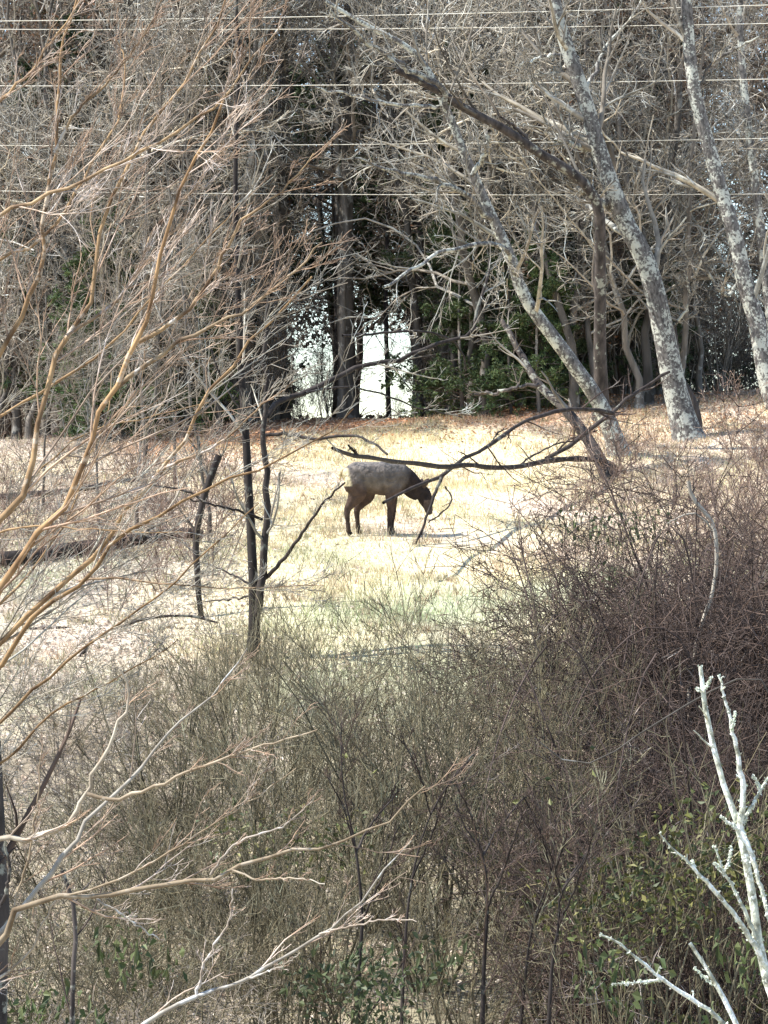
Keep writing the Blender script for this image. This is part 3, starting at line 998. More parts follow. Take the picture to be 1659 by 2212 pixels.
log_thing("fallen_limb", "dark fallen limb with forked tip reaching across in front of the elk's back", "branch",
          [(1340, 1020), (1315, 1000), (1290, 994), (1240, 991), (1180, 996), (1120, 1008), (1060, 1010), (1010, 1004), (960, 1009), (900, 1001), (850, 997), (800, 988), (765, 985), (735, 975), (718, 968)], dF, 52, 15, 7,
          [([(775, 987), (765, 975), (752, 962)], dl(775), dl(752), 8, 5),
           ([(1180, 994), (1215, 975), (1255, 945), (1290, 915), (1320, 893), (1350, 866), (1380, 845), (1445, 800)], dl(1180), dl(1250), 11, 7),
           ([(830, 1085), (885, 1058), (955, 1026), (1005, 990), (1060, 960), (1120, 918), (1170, 897), (1240, 885), (1325, 890)], dl(955) - 1, dl(1180), 7, 10),
           ([(955, 1030), (940, 1065), (928, 1100), (905, 1160), (878, 1222)], dl(955), dl(955) - 1, 8, 3),
           ([(962, 1050), (976, 1080), (955, 1108), (925, 1128)], dl(955), dl(955) - 0.5, 4, 3),
           ([(1060, 960), (1075, 935), (1095, 925)], dl(1060), dl(1060), 5, 3),
           ([(1120, 1008), (1150, 985), (1200, 960), (1235, 955)], dl(1120), dl(1150), 5, 3),
           ([(1040, 1008), (1010, 985), (990, 975)], dl(1040), dl(1010), 4, 2),
           ([(1190, 992), (1230, 950), (1290, 930)], dl(1190), dl(1230), 5, 3)],
          tw=(7, 5), lump=0.16)
dL = foot(250, 1200)
log_thing("fallen_log", "dark fallen log lying on the leaf litter at left", "log",
          [(-60, 1218), (40, 1206), (150, 1188), (280, 1168), (380, 1152), (436, 1154)], dL - 1, dL + 1, 40, 22, [([(300, 1166), (330, 1140), (360, 1128)], dL, dL, 9, 5)])
dL2 = foot(180, 1065)
log_thing("fallen_log", "thin fallen pole higher up the slope at left", "log",
          [(-40, 1078), (80, 1066), (170, 1058), (250, 1040), (300, 1036)], dL2, dL2, 16, 9, [])
tag_o = log_thing("fallen_branch", "dark stick lying across the litter in the lower left", "branch",
          [(60, 1360), (150, 1358), (200, 1385), (300, 1340), (400, 1330), (470, 1345)], foot(250, 1355), foot(250, 1355), 9, 5, [([(200, 1385), (170, 1420), (110, 1470)], foot(150, 1420), foot(150, 1420), 8, 5)], tw=(4, 3))

# ------------------------------------------------------------------ wires strung through the wood
WV = [(50, 16), (68, 56), (190, 176), (319, 304), (417, 424)]
WL = ["topmost pale wire crossing in front of the wood, sloping up to the right", "second pale wire from the top, close under the topmost", "middle one of the five pale wires crossing in front of the wood",
      "fourth pale wire from the top crossing in front of the wood", "lowest pale wire crossing behind the leaning trunks"]
for i, ((va, vb), lab) in enumerate(zip(WV, WL)):
    d = 76.5 + 0.25 * i
    sl = (vb - va) / 1659.0
    A, B = P(-1800, va - 1800 * sl, d), P(3400, va + 3400 * sl, d)
    t = np.linspace(0, 1, 60)[:, None]
    L = A * (1 - t) + B * t
    L[:, 2] += 4 * 0.55 * (t[:, 0] * (t[:, 0] - 1)) + 0.45 - (0.0)
    L[:, 2] += 0.1
    o = tag(link("overhead_wire", Geo().tube(L[None], np.full((1, 60), (0.010, 0.009, 0.010, 0.009, 0.008)[i]), 5).mesh("overhead_wire", M['wire'])), lab, "wire", "pale wires crossing in front of the wood")

# ------------------------------------------------------------------ the elk
def build_elk():
    parts = []

    def loft(pts, ry, rz, n=16, sub=6):
        """closed tube, elliptic: ry half width across the body (y), rz half height in the x-z plane"""
        pts = np.array(pts, float)
        m = (len(pts) - 1) * sub + 1
        L = smooth_line(pts, m)
        s = np.concatenate([[0], np.cumsum(np.linalg.norm(np.diff(pts, axis=0), axis=1))])
        s /= s[-1]
        q = np.linspace(0, 1, m)
        a_ = np.interp(q, s, ry)
        b_ = np.interp(q, s, rz)
        T = unit(np.gradient(L, axis=0))
        Y = np.broadcast_to(np.array([0, 1.0, 0]), T.shape)
        Y = unit(Y - T * (T * Y).sum(-1, keepdims=True))
        Zv = np.cross(T, Y)
        an = np.arange(n) / n * 2 * np.pi
        V = L[:, None] + a_[:, None, None] * np.cos(an)[None, :, None] * Y[:, None] + b_[:, None, None] * np.sin(an)[None, :, None] * Zv[:, None]
        V = V.reshape(-1, 3)
        F = []
        for i in range(m - 1):
            for k in range(n):
                F.append((i * n + k, i * n + (k + 1) % n, (i + 1) * n + (k + 1) % n, (i + 1) * n + k))
        F.append(tuple(range(n))[::-1])
        F.append(tuple((m - 1) * n + k for k in range(n)))
        parts.append((V, F))

    # trunk of the body, rump to chest
    loft([(-0.52, 0, 1.03), (-0.46, 0, 1.05), (-0.32, 0, 1.05), (-0.05, 0, 1.035), (0.20, 0, 1.01), (0.42, 0, 1.02), (0.60, 0, 1.03), (0.72, 0, 1.0)],
         [0.06, 0.17, 0.225, 0.255, 0.25, 0.215, 0.165, 0.08], [0.05, 0.15, 0.255, 0.27, 0.305, 0.32, 0.26, 0.12])
    # withers
    loft([(0.20, 0, 1.20), (0.42, 0, 1.22), (0.60, 0, 1.12)], [0.10, 0.11, 0.08], [0.08, 0.11, 0.08])
    # neck reaching down
    loft([(0.48, 0, 1.06), (0.66, 0, 0.99), (0.82, 0, 0.88), (0.95, 0, 0.77)], [0.17, 0.145, 0.115, 0.09], [0.26, 0.215, 0.165, 0.125])
    # head pointing at the ground
    loft([(0.93, 0, 0.84), (0.985, 0, 0.76), (1.03, 0, 0.64), (1.075, 0, 0.52), (1.10, 0, 0.42), (1.115, 0, 0.36)], [0.07, 0.10, 0.10, 0.075, 0.06, 0.045], [0.09, 0.135, 0.135, 0.095, 0.072, 0.05])
    # shaggy throat
    loft([(0.62, 0, 0.84), (0.76, 0, 0.74), (0.88, 0, 0.66)], [0.07, 0.07, 0.05], [0.08, 0.09, 0.06])
    for sy, fx, hx in ((1, 0.09, 0.20), (-1, -0.02, -0.05)):
        y_ = 0.115 * sy
        # hind leg: haunch, knee forward at the belly, hock back, near-vertical shank
        loft([(-0.33 + hx * .3, y_ * 1.1, 1.12), (-0.30 + hx * .5, y_ * 1.15, 0.92), (-0.24 + hx, y_ * 1.1, 0.74), (-0.34 + hx, y_, 0.56), (-0.415 + hx, y_, 0.44), (-0.405 + hx, y_, 0.24), (-0.395 + hx, y_, 0.11), (-0.375 + hx, y_, 0.04), (-0.35 + hx, y_, 0.0)],
             [0.08, 0.125, 0.115, 0.07, 0.05, 0.042, 0.043, 0.038, 0.045], [0.12, 0.22, 0.18, 0.095, 0.062, 0.041, 0.045, 0.043, 0.058], 12, 5)
        # foreleg
        loft([(0.42 + fx * .3, y_, 1.05), (0.40 + fx * .5, y_ * 1.05, 0.86), (0.36 + fx, y_, 0.68), (0.365 + fx, y_ * .95, 0.47), (0.36 + fx, y_ * .9, 0.40), (0.345 + fx, y_ * .9, 0.20), (0.345 + fx, y_ * .9, 0.10), (0.36 + fx, y_ * .9, 0.04), (0.385 + fx, y_ * .9, 0.0)],
             [0.07, 0.09, 0.07, 0.052, 0.052, 0.039, 0.042, 0.038, 0.044], [0.13, 0.17, 0.10, 0.065, 0.062, 0.042, 0.047, 0.045, 0.058], 12, 5)
    V, F, n = [], [], 0
    for v, f in parts:
        V.append(v)
        F += [tuple(i + n for i in q) for q in f]
        n += len(v)
    me = bpy.data.meshes.new("tmp")
    me.from_pydata(np.concatenate(V).tolist(), [], F)
    me.update()
    tmp = bpy.data.objects.new("tmp", me)
    COL.objects.link(tmp)
    rm = tmp.modifiers.new("r", 'REMESH')
    rm.mode = 'VOXEL'
    rm.voxel_size = 0.016
    sm = tmp.modifiers.new("s", 'SMOOTH')
    sm.factor = 0.5
    sm.iterations = 5
    dg = bpy.context.evaluated_depsgraph_get()
    body = bpy.data.meshes.new_from_object(tmp.evaluated_get(dg))
    bpy.data.objects.remove(tmp)
    body.name = "body"
    nv = len(body.vertices)
    co = np.empty(nv * 3, np.float32)
    body.vertices.foreach_get("co", co)
    co = co.reshape(-1, 3).astype(float)
    X, Y, Z = co.T
    nz = n2(X * 9 + Y * 5, Z * 9, 1.0, 12)
    fl_n = n2(X * 30 + Y * 12, Z * 22, 1.0, 14)
    flank = np.array([0.125, 0.104, 0.088])
    c = np.broadcast_to(flank, (nv, 3)).copy()
    c = lerp(c, (0.185, 0.165, 0.148), (Z - 1.12) / 0.2)                                   # lighter back, overhead sunlight put into the hide colour
    c = lerp(c, (0.075, 0.048, 0.036), (0.88 + 0.14 * np.clip((-0.05 - X) / 0.25, 0, 1) - Z + 0.05 * nz) / 0.20)                     # belly and legs
    c = lerp(c, (0.05, 0.034, 0.027), (0.58 - Z) / 0.3)
    s_n = (X - 0.57 + 0.35 * (1.0 - Z) + 0.04 * nz) / 0.13
    c = lerp(c, (0.028, 0.020, 0.017), np.where((Z > 0.35) & (X > 0.5), s_n, 0))        # dark mane and head
    c = lerp(c, (0.11, 0.08, 0.065), np.where((X > 0.98) & (Z < 0.62), 0.7, 0))
    c = lerp(c, (0.55, 0.46, 0.28), np.where((Z > 0.86) & (X < -0.2), (-0.425 - X + 0.10 * (1.08 - Z) + 0.03 * nz) / 0.06, 0))   # straw rump patch
    c = lerp(c, (0.02, 0.016, 0.014), (0.055 - Z) / 0.01)
    c = c * (1 + 0.22 * fl_n[:, None])
    at = body.color_attributes.new("tint", 'FLOAT_COLOR', 'POINT')
    at.data.foreach_set("color", np.concatenate([c, np.ones((nv, 1))], 1).astype(np.float32).ravel())
    body.polygons.foreach_set("use_smooth", np.ones(len(body.polygons), bool))
    body.materials.clear()
    body.materials.append(M['hide'])
    x0, y0 = P(800, 1151, 59.2)[:2]
    o = thing("elk", "brown elk with dark neck and straw rump, grazing head down on the field", "elk", (x0, y0, float(ground(x0, y0)) - 0.01))
    o.rotation_euler = (0, 0, R(17))
    o.scale = (1.08, 1.08, 1.08)
    link("body", body, o)

    def ell(pts, ry, rz, nm, col, mat='hide'):
        parts.clear()
        loft(pts, ry, rz, 12, 4)
        v, f = parts[0]
        m_ = bpy.data.meshes.new(nm)
        m_.from_pydata(v.tolist(), [], f)
        a_ = m_.color_attributes.new("tint", 'FLOAT_COLOR', 'POINT')
        a_.data.foreach_set("color", np.tile(np.array([*col, 1], np.float32), len(v)))
        m_.polygons.foreach_set("use_smooth", np.ones(len(m_.polygons), bool))
        m_.materials.append(M[mat])
        m_.update()
        return link(nm, m_, o)
    for sy in (1, -1):
        ell([(0.965, 0.055 * sy, 0.835), (0.985, 0.11 * sy, 0.91), (1.01, 0.155 * sy, 0.965), (1.03, 0.18 * sy, 1.01)], [0.02, 0.038, 0.034, 0.006], [0.03, 0.055, 0.048, 0.01], "ear", (0.06, 0.042, 0.034))
        ell([(1.035, 0.078 * sy, 0.700), (1.045, 0.088 * sy, 0.685), (1.05, 0.078 * sy, 0.67)], [0.008, 0.016, 0.008], [0.008, 0.018, 0.008], "eye", (0.01, 0.008, 0.007), 'horn')
    ell([(-0.50, 0, 1.16), (-0.55, 0, 1.11), (-0.565, 0, 1.02), (-0.56, 0, 0.97)], [0.02, 0.032, 0.028, 0.01], [0.02, 0.03, 0.026, 0.01], "tail", (0.58, 0.45, 0.26))
    return o


build_elk()

# ------------------------------------------------------------------ thin scrub around and in front of the field
ORD_S = ("first", "second", "third", "fourth", "fifth", "sixth", "seventh")
SCRUB = [make_shrub(2.2, 6, 71, 'red_twig', 0.8, 6, 5, 2, 0.012, 0.0055, 2, ang=(20, 60)), make_shrub(1.8, 5, 72, 'red_twig', 1.0, 6, 4, 2, 0.012, 0.0055, 2, arch=0.03, ang=(20, 60))]
for i in range(24):
    u = rng.uniform(1230, 1720)
    d = rng.uniform(47, 68)
    put_shrub(SCRUB[i % 2], at_ground(u, d), rng.uniform(0.7, 1.25), "thin reddish bare scrub on the slope right of the elk", "reddish scrub on the slope to the right")
for i in range(7):
    u = 1310 + 55 * i
    put_shrub(SCRUB[i % 2], at_ground(u, 43.5 + (i % 3)), 0.95, "pinkish tan bare scrub, %s from the left along the crest of the vine mounds" % ORD_S[i], "pinkish scrub along the vine mounds")
for i in range(18):
    u = rng.uniform(-40, 480)
    d = rng.uniform(46, 72)
    put_shrub(SCRUB[i % 2], at_ground(u, d), rng.uniform(0.7, 1.3), "thin reddish bare scrub on the litter left of the twin stems", "reddish scrub on the slope to the left")

# ------------------------------------------------------------------ the big bare bush in the lower middle
BUSH = [make_shrub(4.3, 15, 81, 'bush_twig', 0.42, 8, 5, 2, 0.024, 0.0042, 6, ang=(14, 46), up=0.06), make_shrub(3.6, 13, 82, 'bush_twig', 0.60, 7, 5, 2, 0.020, 0.0042, 5, ang=(14, 50), up=0.05), make_shrub(3.9, 16, 83, 'bush_twig', 0.36, 7, 5, 2, 0.019, 0.0040, 5, ang=(12, 44), up=0.07)]
BL = [(560, 33, 0.9), (700, 31, 0.95), (820, 33, 1.0), (930, 31, 1.0), (1030, 29.5, 0.98), (1120, 32, 0.98), (760, 36, 0.86), (890, 37, 0.9), (1010, 36, 0.92), (1180, 30, 0.85), (480, 31, 0.8), (610, 28, 0.75), (1240, 34, 0.85), (960, 28, 0.72), (720, 28.5, 0.7), (380, 34, 0.8), (290, 31, 0.72), (640, 38, 0.75), (1150, 38, 0.78), (525, 41, 0.72), (590, 42.5, 0.62), (470, 39, 0.75)]
ORD = ["first", "second", "third", "fourth", "fifth", "sixth", "seventh", "eighth", "ninth", "tenth", "eleventh", "twelfth", "thirteenth", "fourteenth", "fifteenth", "sixteenth", "seventeenth", "eighteenth"]


def row_labels(spots, cuts, names, fmt):
    rows = {}
    for i, q in enumerate(spots):
        rows.setdefault(sum(q[1] > c for c in cuts), []).append((q[0], i))
    out = {}
    for r_, members in rows.items():
        for k, (_, i) in enumerate(sorted(members)):
            out[i] = fmt % (ORD[k], names[r_])
    return out


LB = row_labels(BL, (29.8, 34.5), ("nearest", "middle", "farthest"), "bare brown bush, %s from the left in the %s row below the field")
for i, (u, d, s) in enumerate(BL):
    s = s * (0.88 if d < 35 else 0.70)
    put_shrub(BUSH[i % 3], at_ground(u, d), s, LB[i], "bare bushes massed below the field")
LOWC = [make_shrub(2.8, 11, 85, 'bush_twig', 0.8, 8, 6, 2, 0.016, 0.0042, 3, arch=0.015, ang=(20, 60), up=0.03), make_shrub(2.4, 10, 86, 'wood_twig', 0.9, 8, 5, 2, 0.014, 0.0042, 3, arch=0.02, ang=(20, 65), up=0.02)]
LL = [(-20, 26, 0.9), (90, 25, 0.85), (200, 27, 0.95), (320, 26, 0.9), (430, 28, 0.85), (20, 31, 1.0), (140, 33, 1.0), (260, 35, 1.0), (370, 31, 0.9), (-10, 38, 0.9), (120, 40, 0.8), (250, 41, 0.7), (380, 40, 0.7), (460, 36, 0.8), (200, 30, 0.8), (330, 37, 1.05), (60, 28, 0.95), (-30, 34, 1.1), (430, 33, 0.95), (180, 37.5, 1.1)]
LT = row_labels(LL, (29, 37), ("nearest", "middle", "farthest"), "low spreading brown scrub, %s from the left in the %s row at lower left")
for i, (u, d, s) in enumerate(LL):
    s = s * (0.85 if d < 35 else 0.7)
    put_shrub(LOWC[i % 2], at_ground(u, d), s, LT[i], "spreading scrub at the lower left", "low_scrub")

# taller dark stems traced in the bush
for uv, d, w0, w1, lab in [
    ([(1038, 2290), (1044, 2120), (1052, 1960), (1042, 1850), (1005, 1790), (982, 1730)], 27, 15, 7, "dark forked stem standing out in the middle of the bare bushes"),
    ([(1165, 2290), (1190, 2120), (1206, 2000), (1212, 1930), (1260, 1860), (1290, 1780)], 26.5, 14, 6, "dark slanting stem at the right side of the bare bushes"),
    ([(765, 2290), (775, 2120), (782, 1990), (768, 1840), (740, 1700), (735, 1560)], 27, 12, 6, "dark upright stem at the left side of the bare bushes"),
    ([(1100, 2290), (1130, 2150), (1150, 2000), (1190, 1880), (1200, 1760)], 27.5, 10, 5, "thin dark stem between the two darkest stems of the bushes"),
    ([(860, 2290), (872, 2100), (890, 1900), (930, 1760), (990, 1660)], 27.5, 11, 5, "dark stem bending right in the centre of the bushes")]:
    d = d - 1.2
    w0, w1 = w0 * 1.15, w1 * 0.75
    x0 = (uv[0][0] - 829.5) / K0 * d
    uv = [(uv[0][0], 1106 - float(ground(x0, d) - 0.1) / d * K0)] + uv[1:]
    m0 = uv[2]
    m1 = uv[3]
    traced("dark_shrub", lab, "shrub", (uv, d, d, w0, w1 * 0.45),
           [([m0, (m0[0] + 40, m0[1] - 90), (m0[0] + 75, m0[1] - 200)], d, d - 0.5, w1 + 1, 3), ([m1, (m1[0] + 35, m1[1] - 60), (m1[0] + 90, m1[1] - 130)], d, d + 0.4, w1 + 1, 3), ([m1, (m1[0] - 25, m1[1] - 90), (m1[0] - 60, m1[1] - 160)], d, d - 0.4, w1, 3)],
           'black_bark', 'vine_twig', (8, 5, 2), 0.0035, tang=(18, 45))

# ------------------------------------------------------------------ dark vine thicket on the right
VINE = [make_shrub(4.6, 18, 91, 'vine_twig', 0.75, 9, 7, 2, 0.024, 0.0058, 4, arch=0.018, ang=(25, 80), up=0.03), make_shrub(3.8, 16, 92, 'vine_twig', 0.95, 9, 7, 2, 0.022, 0.0058, 4, arch=0.028, ang=(25, 80), up=0.01)]
VL = [(1450, 37, 1.0), (1520, 39, 1.12), (1630, 37, 1.15), (1420, 33, 0.9), (1480, 32, 0.95), (1590, 33, 1.0), (1690, 34, 1.1), (1390, 29, 0.78), (1440, 28, 0.8), (1550, 28, 0.85), (1650, 29, 0.9), (1560, 42, 1.05), (1660, 43, 1.1), (1460, 42, 0.85), (1470, 36, 1.12), (1580, 37.5, 1.2), (1700, 38, 1.25), (1440, 35, 1.02), (1530, 34.5, 1.1), (1640, 41, 1.2), (1500, 29.5, 0.85)]
VLB = row_labels(VL, (31, 40), ("nearest", "middle", "farthest"), "dark mound of tangled vines, %s from the left in the %s row on the right")
for i, (u, d, s) in enumerate(VL):
    s = s * (0.88 if d < 34 else 0.87 if d < 40 else 0.66) * (0.72 if u < 1430 else 1.0)
    put_shrub(VINE[i % 2], at_ground(u, d), s, VLB[i], "tangled vine mounds on the right", "vine_tangle", "vine")

# evergreen shrubs
def make_ever_shrub(h, n0, seed, col, nl=14, size=0.07, spread=0.6):
    global rng
    stems, tw_ = make_shrub(h, n0, seed, 'bush_twig', spread, 6, 4, 0, 0.014, 0.0035, 3, ang=(25, 60))
    keep_r = rng
    rng = np.random.default_rng(seed)
    a_ = rng.uniform(0, 6.28, n0 * 220)
    t = rng.uniform(0.12, 1, len(a_))
    rad = h * spread * 0.75 * np.sqrt(rng.uniform(0, 1, len(a_))) * (0.35 + 0.8 * t)
    C = np.stack([np.cos(a_) * rad, np.sin(a_) * rad, t * h * 0.95 + rng.normal(0, 0.06, len(a_))], -1)
    k_ = (n2(C[:, 0] * 2 + C[:, 1], C[:, 2] * 2, 2.6, seed) > 0.25) & (rng.uniform(size=len(C)) < 0.8)
    lf = Geo().add(*leaves(C[k_], size, 0.3, np.array(col), 0.35, 0.5)).mesh("leaves", M['evergreen'], False)
    rng = keep_r
    return stems, tw_, lf


GC = [(0.055, 0.078, 0.024), (0.078, 0.10, 0.034), (0.042, 0.062, 0.022), (0.11, 0.13, 0.05)]
YC = [(0.10, 0.105, 0.03), (0.075, 0.09, 0.03), (0.05, 0.065, 0.025), (0.16, 0.15, 0.05)]
ES = [make_ever_shrub(1.4, 10, 101, GC), make_ever_shrub(2.6, 9, 102, YC, spread=0.45), make_ever_shrub(1.6, 12, 103, [(0.050, 0.066, 0.024), (0.075, 0.09, 0.038), (0.034, 0.048, 0.02)], spread=0.5)]
for (u, d, vt, k, lab) in [
        (285, 23.5, 1985, 0, "green leafy shrub near the bottom left beside the bent dark stem"), (60, 22.5, 2120, 0, "low green shrub at the bottom left corner"),
        (1345, 22.5, 2030, 0, "green leafy shrub under the pale dead branch at the bottom right"), (1630, 23, 1990, 0, "green shrub in the bottom right corner behind the lichen branches"),
        (1425, 26.5, 1640, 1, "yellow green climber hanging in the dark thicket on the right"), (1540, 26.5, 1560, 1, "tall yellow green climber behind the pale lichen branches"),
        (1650, 27, 1480, 1, "dark green climber at the right edge of the thicket"), (1330, 26.5, 1720, 1, "thin yellow green climber at the left side of the dark thicket"),
        (740, 25, 2060, 2, "dark green low shrub at the foot of the bare bushes, left of centre"), (880, 24.5, 2030, 2, "dark green low shrub at the foot of the bare bushes, near the centre"),
        (630, 29, 1590, 1, "pale green flush of leaves inside the bare bushes at left"), (1290, 41, 1085, 0, "small glossy green shrub on top of the vine mounds"),
        (1365, 42, 1095, 0, "tiny green sprig shrub at the back of the vine mounds")]:
    pr_ = ES[k]
    x0, y0, z0 = at_ground(u, d)
    hs = (1106 - vt) / K0 * d - z0
    sz = hs / (1.4, 2.6, 1.6)[k]
    o = put_shrub(pr_[:2], (x0, y0, z0), 1, lab, None, "evergreen_shrub", "shrub")
    link("leaves", pr_[2], o)
    sw = min(sz, 0.85) if k != 1 else min(sz, 1.05)
    o.scale = (sw, sw, sz)

# ------------------------------------------------------------------ golden branches reaching in from the left
D = 15.0


def gold(u, v):
    return (u, v)


def off_trunk(label, foot_u, d, uv_tail, w0, w1, branches, tw, twr=0.0022, tlen=((0.12, 0.3), (0.3, 0.55)), mat='gold_bark', tm='gold_twig', bias=(0.05, 0, 0.04)):
    x0 = (foot_u - 829.5) / K0 * d
    vg = 1106 - float(ground(x0, d) - 0.1) / d * K0
    branches = [(b[0], b[1], b[2], b[3] * 1.06, b[4] * 0.78) for b in branches]
    return traced("young_tree", label, "tree", ([(foot_u, vg)] + uv_tail, d, d, w0, w1), branches, mat, tm, tw, twr, tlen, (15, 42), 0.03, bias=bias, trunk_twigs=False, kink=0.8, lump=0.10, pal=((1, 1, 1), (1.0, 1.08, 1.2), (0.95, 1.08, 1.3), (0.75, 0.72, 0.68), (0.85, 0.9, 1.05), (1.1, 1.05, 1.0)))


off_trunk("young tree whose golden brown branches sweep up across the upper left", -330, 15,
          [(-260, 2100), (-180, 1700), (-150, 1300), (-160, 800), (-150, 300), (-120, -200)], 60, 20,
          [([(-165, 1560), (0, 1276), (62, 1190), (130, 1100), (190, 980), (220, 880), (270, 790), (300, 738), (330, 620), (352, 520), (382, 430), (425, 335), (500, 220)], 15, 14.4, 18, 6),
           ([(-158, 1400), (0, 1135), (62, 1040), (90, 900), (128, 765), (145, 725), (200, 650), (210, 540), (250, 420), (292, 320), (332, 250), (400, 180), (442, 100), (495, -20)], 15, 15.6, 15, 5),
           ([(-150, 1000), (0, 760), (50, 680), (88, 585), (95, 470), (118, 330), (125, 200), (130, 100), (150, 50), (172, -20)], 15, 15.3, 13, 6),
           ([(-155, 560), (0, 468), (100, 420), (190, 388), (300, 330), (420, 260), (480, 212), (530, 150), (610, 50)], 15, 14, 10, 4),
           ([(220, 878), (260, 832), (330, 780), (400, 732), (470, 700), (560, 650), (620, 600), (700, 520)], 14.8, 14.2, 11, 4),
           ([(300, 738), (360, 700), (430, 640), (480, 560), (520, 480), (600, 420), (680, 330)], 14.7, 14.2, 10, 3),
           ([(145, 725), (210, 680), (290, 600), (330, 500), (400, 430), (470, 330), (560, 250)], 15.2, 15.6, 8, 3),
           ([(-150, 330), (0, 220), (60, 160), (110, 90), (160, 20), (190, -30)], 15, 15, 9, 4),
           ([(-150, 700), (0, 560), (60, 540), (130, 470), (200, 350), (260, 240), (270, 140), (250, 80)], 15, 15.5, 8, 4),
           ([(118, 330), (160, 250), (240, 170), (320, 60), (360, -20)], 15.1, 15, 7, 3)],
          (14, 6, 3), 0.0021, tlen=((0.15, 0.40), (0.3, 0.6)))
off_trunk("young tree whose greyish branches slant across the field at left", -420, 17,
          [(-320, 2000), (-220, 1600), (-200, 1000), (-220, 400)], 55, 20,
          [([(-215, 1580), (0, 1390), (90, 1300), (190, 1210), (258, 1122), (330, 1032), (400, 948), (448, 850), (500, 780), (590, 690), (680, 600)], 17, 16.4, 15, 5),
           ([(-218, 1600), (0, 1440), (60, 1345), (190, 1240), (262, 1152), (340, 1108), (480, 1040), (560, 1010), (640, 975), (722, 930), (765, 885)], 17, 16, 14, 3),
           ([(170, 1255), (240, 1248), (320, 1258), (430, 1268), (560, 1270), (700, 1262)], 16.7, 16.2, 5, 2.5),
           ([(-205, 1240), (0, 1150), (150, 1140), (300, 1150), (420, 1152)], 17, 16.4, 6, 2.5),
           ([(330, 1032), (380, 1000), (470, 960), (560, 880), (640, 820)], 16.6, 16, 7, 2.5),
           ([(-210, 1300), (0, 1130), (100, 1000), (200, 930), (330, 900), (450, 870)], 17, 16.6, 6, 2.5),
           ([(-225, 1720), (0, 1560), (60, 1500), (180, 1400), (330, 1295), (460, 1180), (560, 1085)], 17, 16.2, 9, 3),
           ([(-216, 1480), (0, 1300), (80, 1215), (150, 1115), (185, 1000), (232, 900), (240, 800)], 17, 17.4, 8, 3),
           ([(-228, 1770), (0, 1650), (90, 1560), (220, 1480), (330, 1420), (385, 1380)], 17, 16.8, 8, 3),
           ([(-205, 1050), (0, 900), (120, 832), (240, 742), (330, 640), (430, 540), (520, 440)], 17, 16.6, 8, 3)],
          (14, 6, 3), 0.0021, tlen=((0.15, 0.38), (0.3, 0.6)), mat='gold_bark', tm='grey_twig')
off_trunk("young tree whose pale twigs spread across the lower left", -260, 13.5,
          [(-170, 2330), (-110, 2150), (-120, 1900), (-150, 1500)], 46, 20,
          [([(-105, 2130), (0, 2032), (42, 1960), (110, 1942), (250, 1930), (400, 1902), (500, 1880), (600, 1846), (720, 1826), (800, 1790), (860, 1750), (920, 1690)], 13.5, 13, 15, 4),
           ([(-60, 2090), (20, 1995), (100, 1892), (160, 1820), (210, 1755), (280, 1690), (350, 1600), (440, 1520), (540, 1400)], 13.5, 13.8, 14, 3),
           ([(-120, 1860), (0, 1816), (60, 1814), (140, 1780), (188, 1712), (238, 1605), (272, 1530), (280, 1485), (262, 1440)], 13.5, 13.2, 15, 5),
           ([(188, 1715), (250, 1730), (330, 1700), (450, 1652), (560, 1612), (690, 1576)], 13.3, 13, 9, 3),
           ([(40, 1962), (180, 1925), (300, 1880), (390, 1825), (480, 1770), (560, 1720), (640, 1660)], 13.4, 13.1, 6, 2.5),
           ([(455, 1890), (500, 1830), (560, 1800), (620, 1780), (680, 1720)], 13.2, 13, 6, 2.5),
           ([(-110, 2180), (0, 2110), (60, 2062), (110, 1960), (150, 1900)], 13.5, 13.6, 8, 4),
           ([(200, 1937), (260, 1975), (345, 2030)], 13.4, 13.4, 6, 3),
           ([(500, 1880), (560, 1900), (640, 1895), (700, 1910)], 13.1, 13, 5, 3),
           ([(20, 1990), (60, 1860), (85, 1700), (90, 1620)], 13.5, 13.5, 6, 3)],
          (9, 5, 2), 0.0017, mat='cream_bark', tm='gold_twig')
off_trunk("young tree sending one long pale branch up from the bottom edge", 60, 14.5,
          [(110, 2600), (160, 2450), (230, 2290)], 30, 14,
          [([(200, 2330), (310, 2214), (430, 2148), (540, 2112), (620, 2062), (700, 2012), (790, 1932), (850, 1860), (890, 1820)], 14.5, 14.2, 12, 3),
           ([(425, 2150), (440, 2090), (470, 2030), (495, 1990), (502, 1920)], 14.4, 14.3, 7, 4),
           ([(690, 2018), (760, 2000), (840, 1985), (900, 1990)], 14.3, 14, 5, 2.5),
           ([(540, 2112), (600, 2090), (650, 2060)], 14.3, 14.1, 5, 2)],
          (6, 4, 2), 0.0018, mat='cream_bark')
x0, y0, z0 = at_ground(155, 21)
traced("bent_sapling", "bent dark stem rising from the green leaves at the lower left", "tree",
       ([(150, 1106 - (z0 - 0.1) / 21 * K0), (155, 2150), (161, 2050), (157, 1960), (148, 1925), (132, 1880)], 21, 21, 15, 9), [([(157, 1960), (175, 1930), (200, 1900)], 21, 21, 5, 3)], 'dark_bark', 'vine_twig', (4, 3, 2), 0.002)
x0, y0, z0 = at_ground(-5, 21.5)
traced("bare_tree", "dark trunk cut by the left edge low down", "tree",
       ([(-8, 1106 - (z0 - 0.1) / 21.5 * K0), (-4, 2100), (2, 1980), (-6, 1850), (-16, 1650), (-30, 1450)], 21.5, 21.5, 60, 34), [([(2, 1960), (20, 1890), (10, 1800)], 21.4, 21.2, 9, 5)], 'dark_bark', 'vine_twig', (2, 2, 0), 0.002)

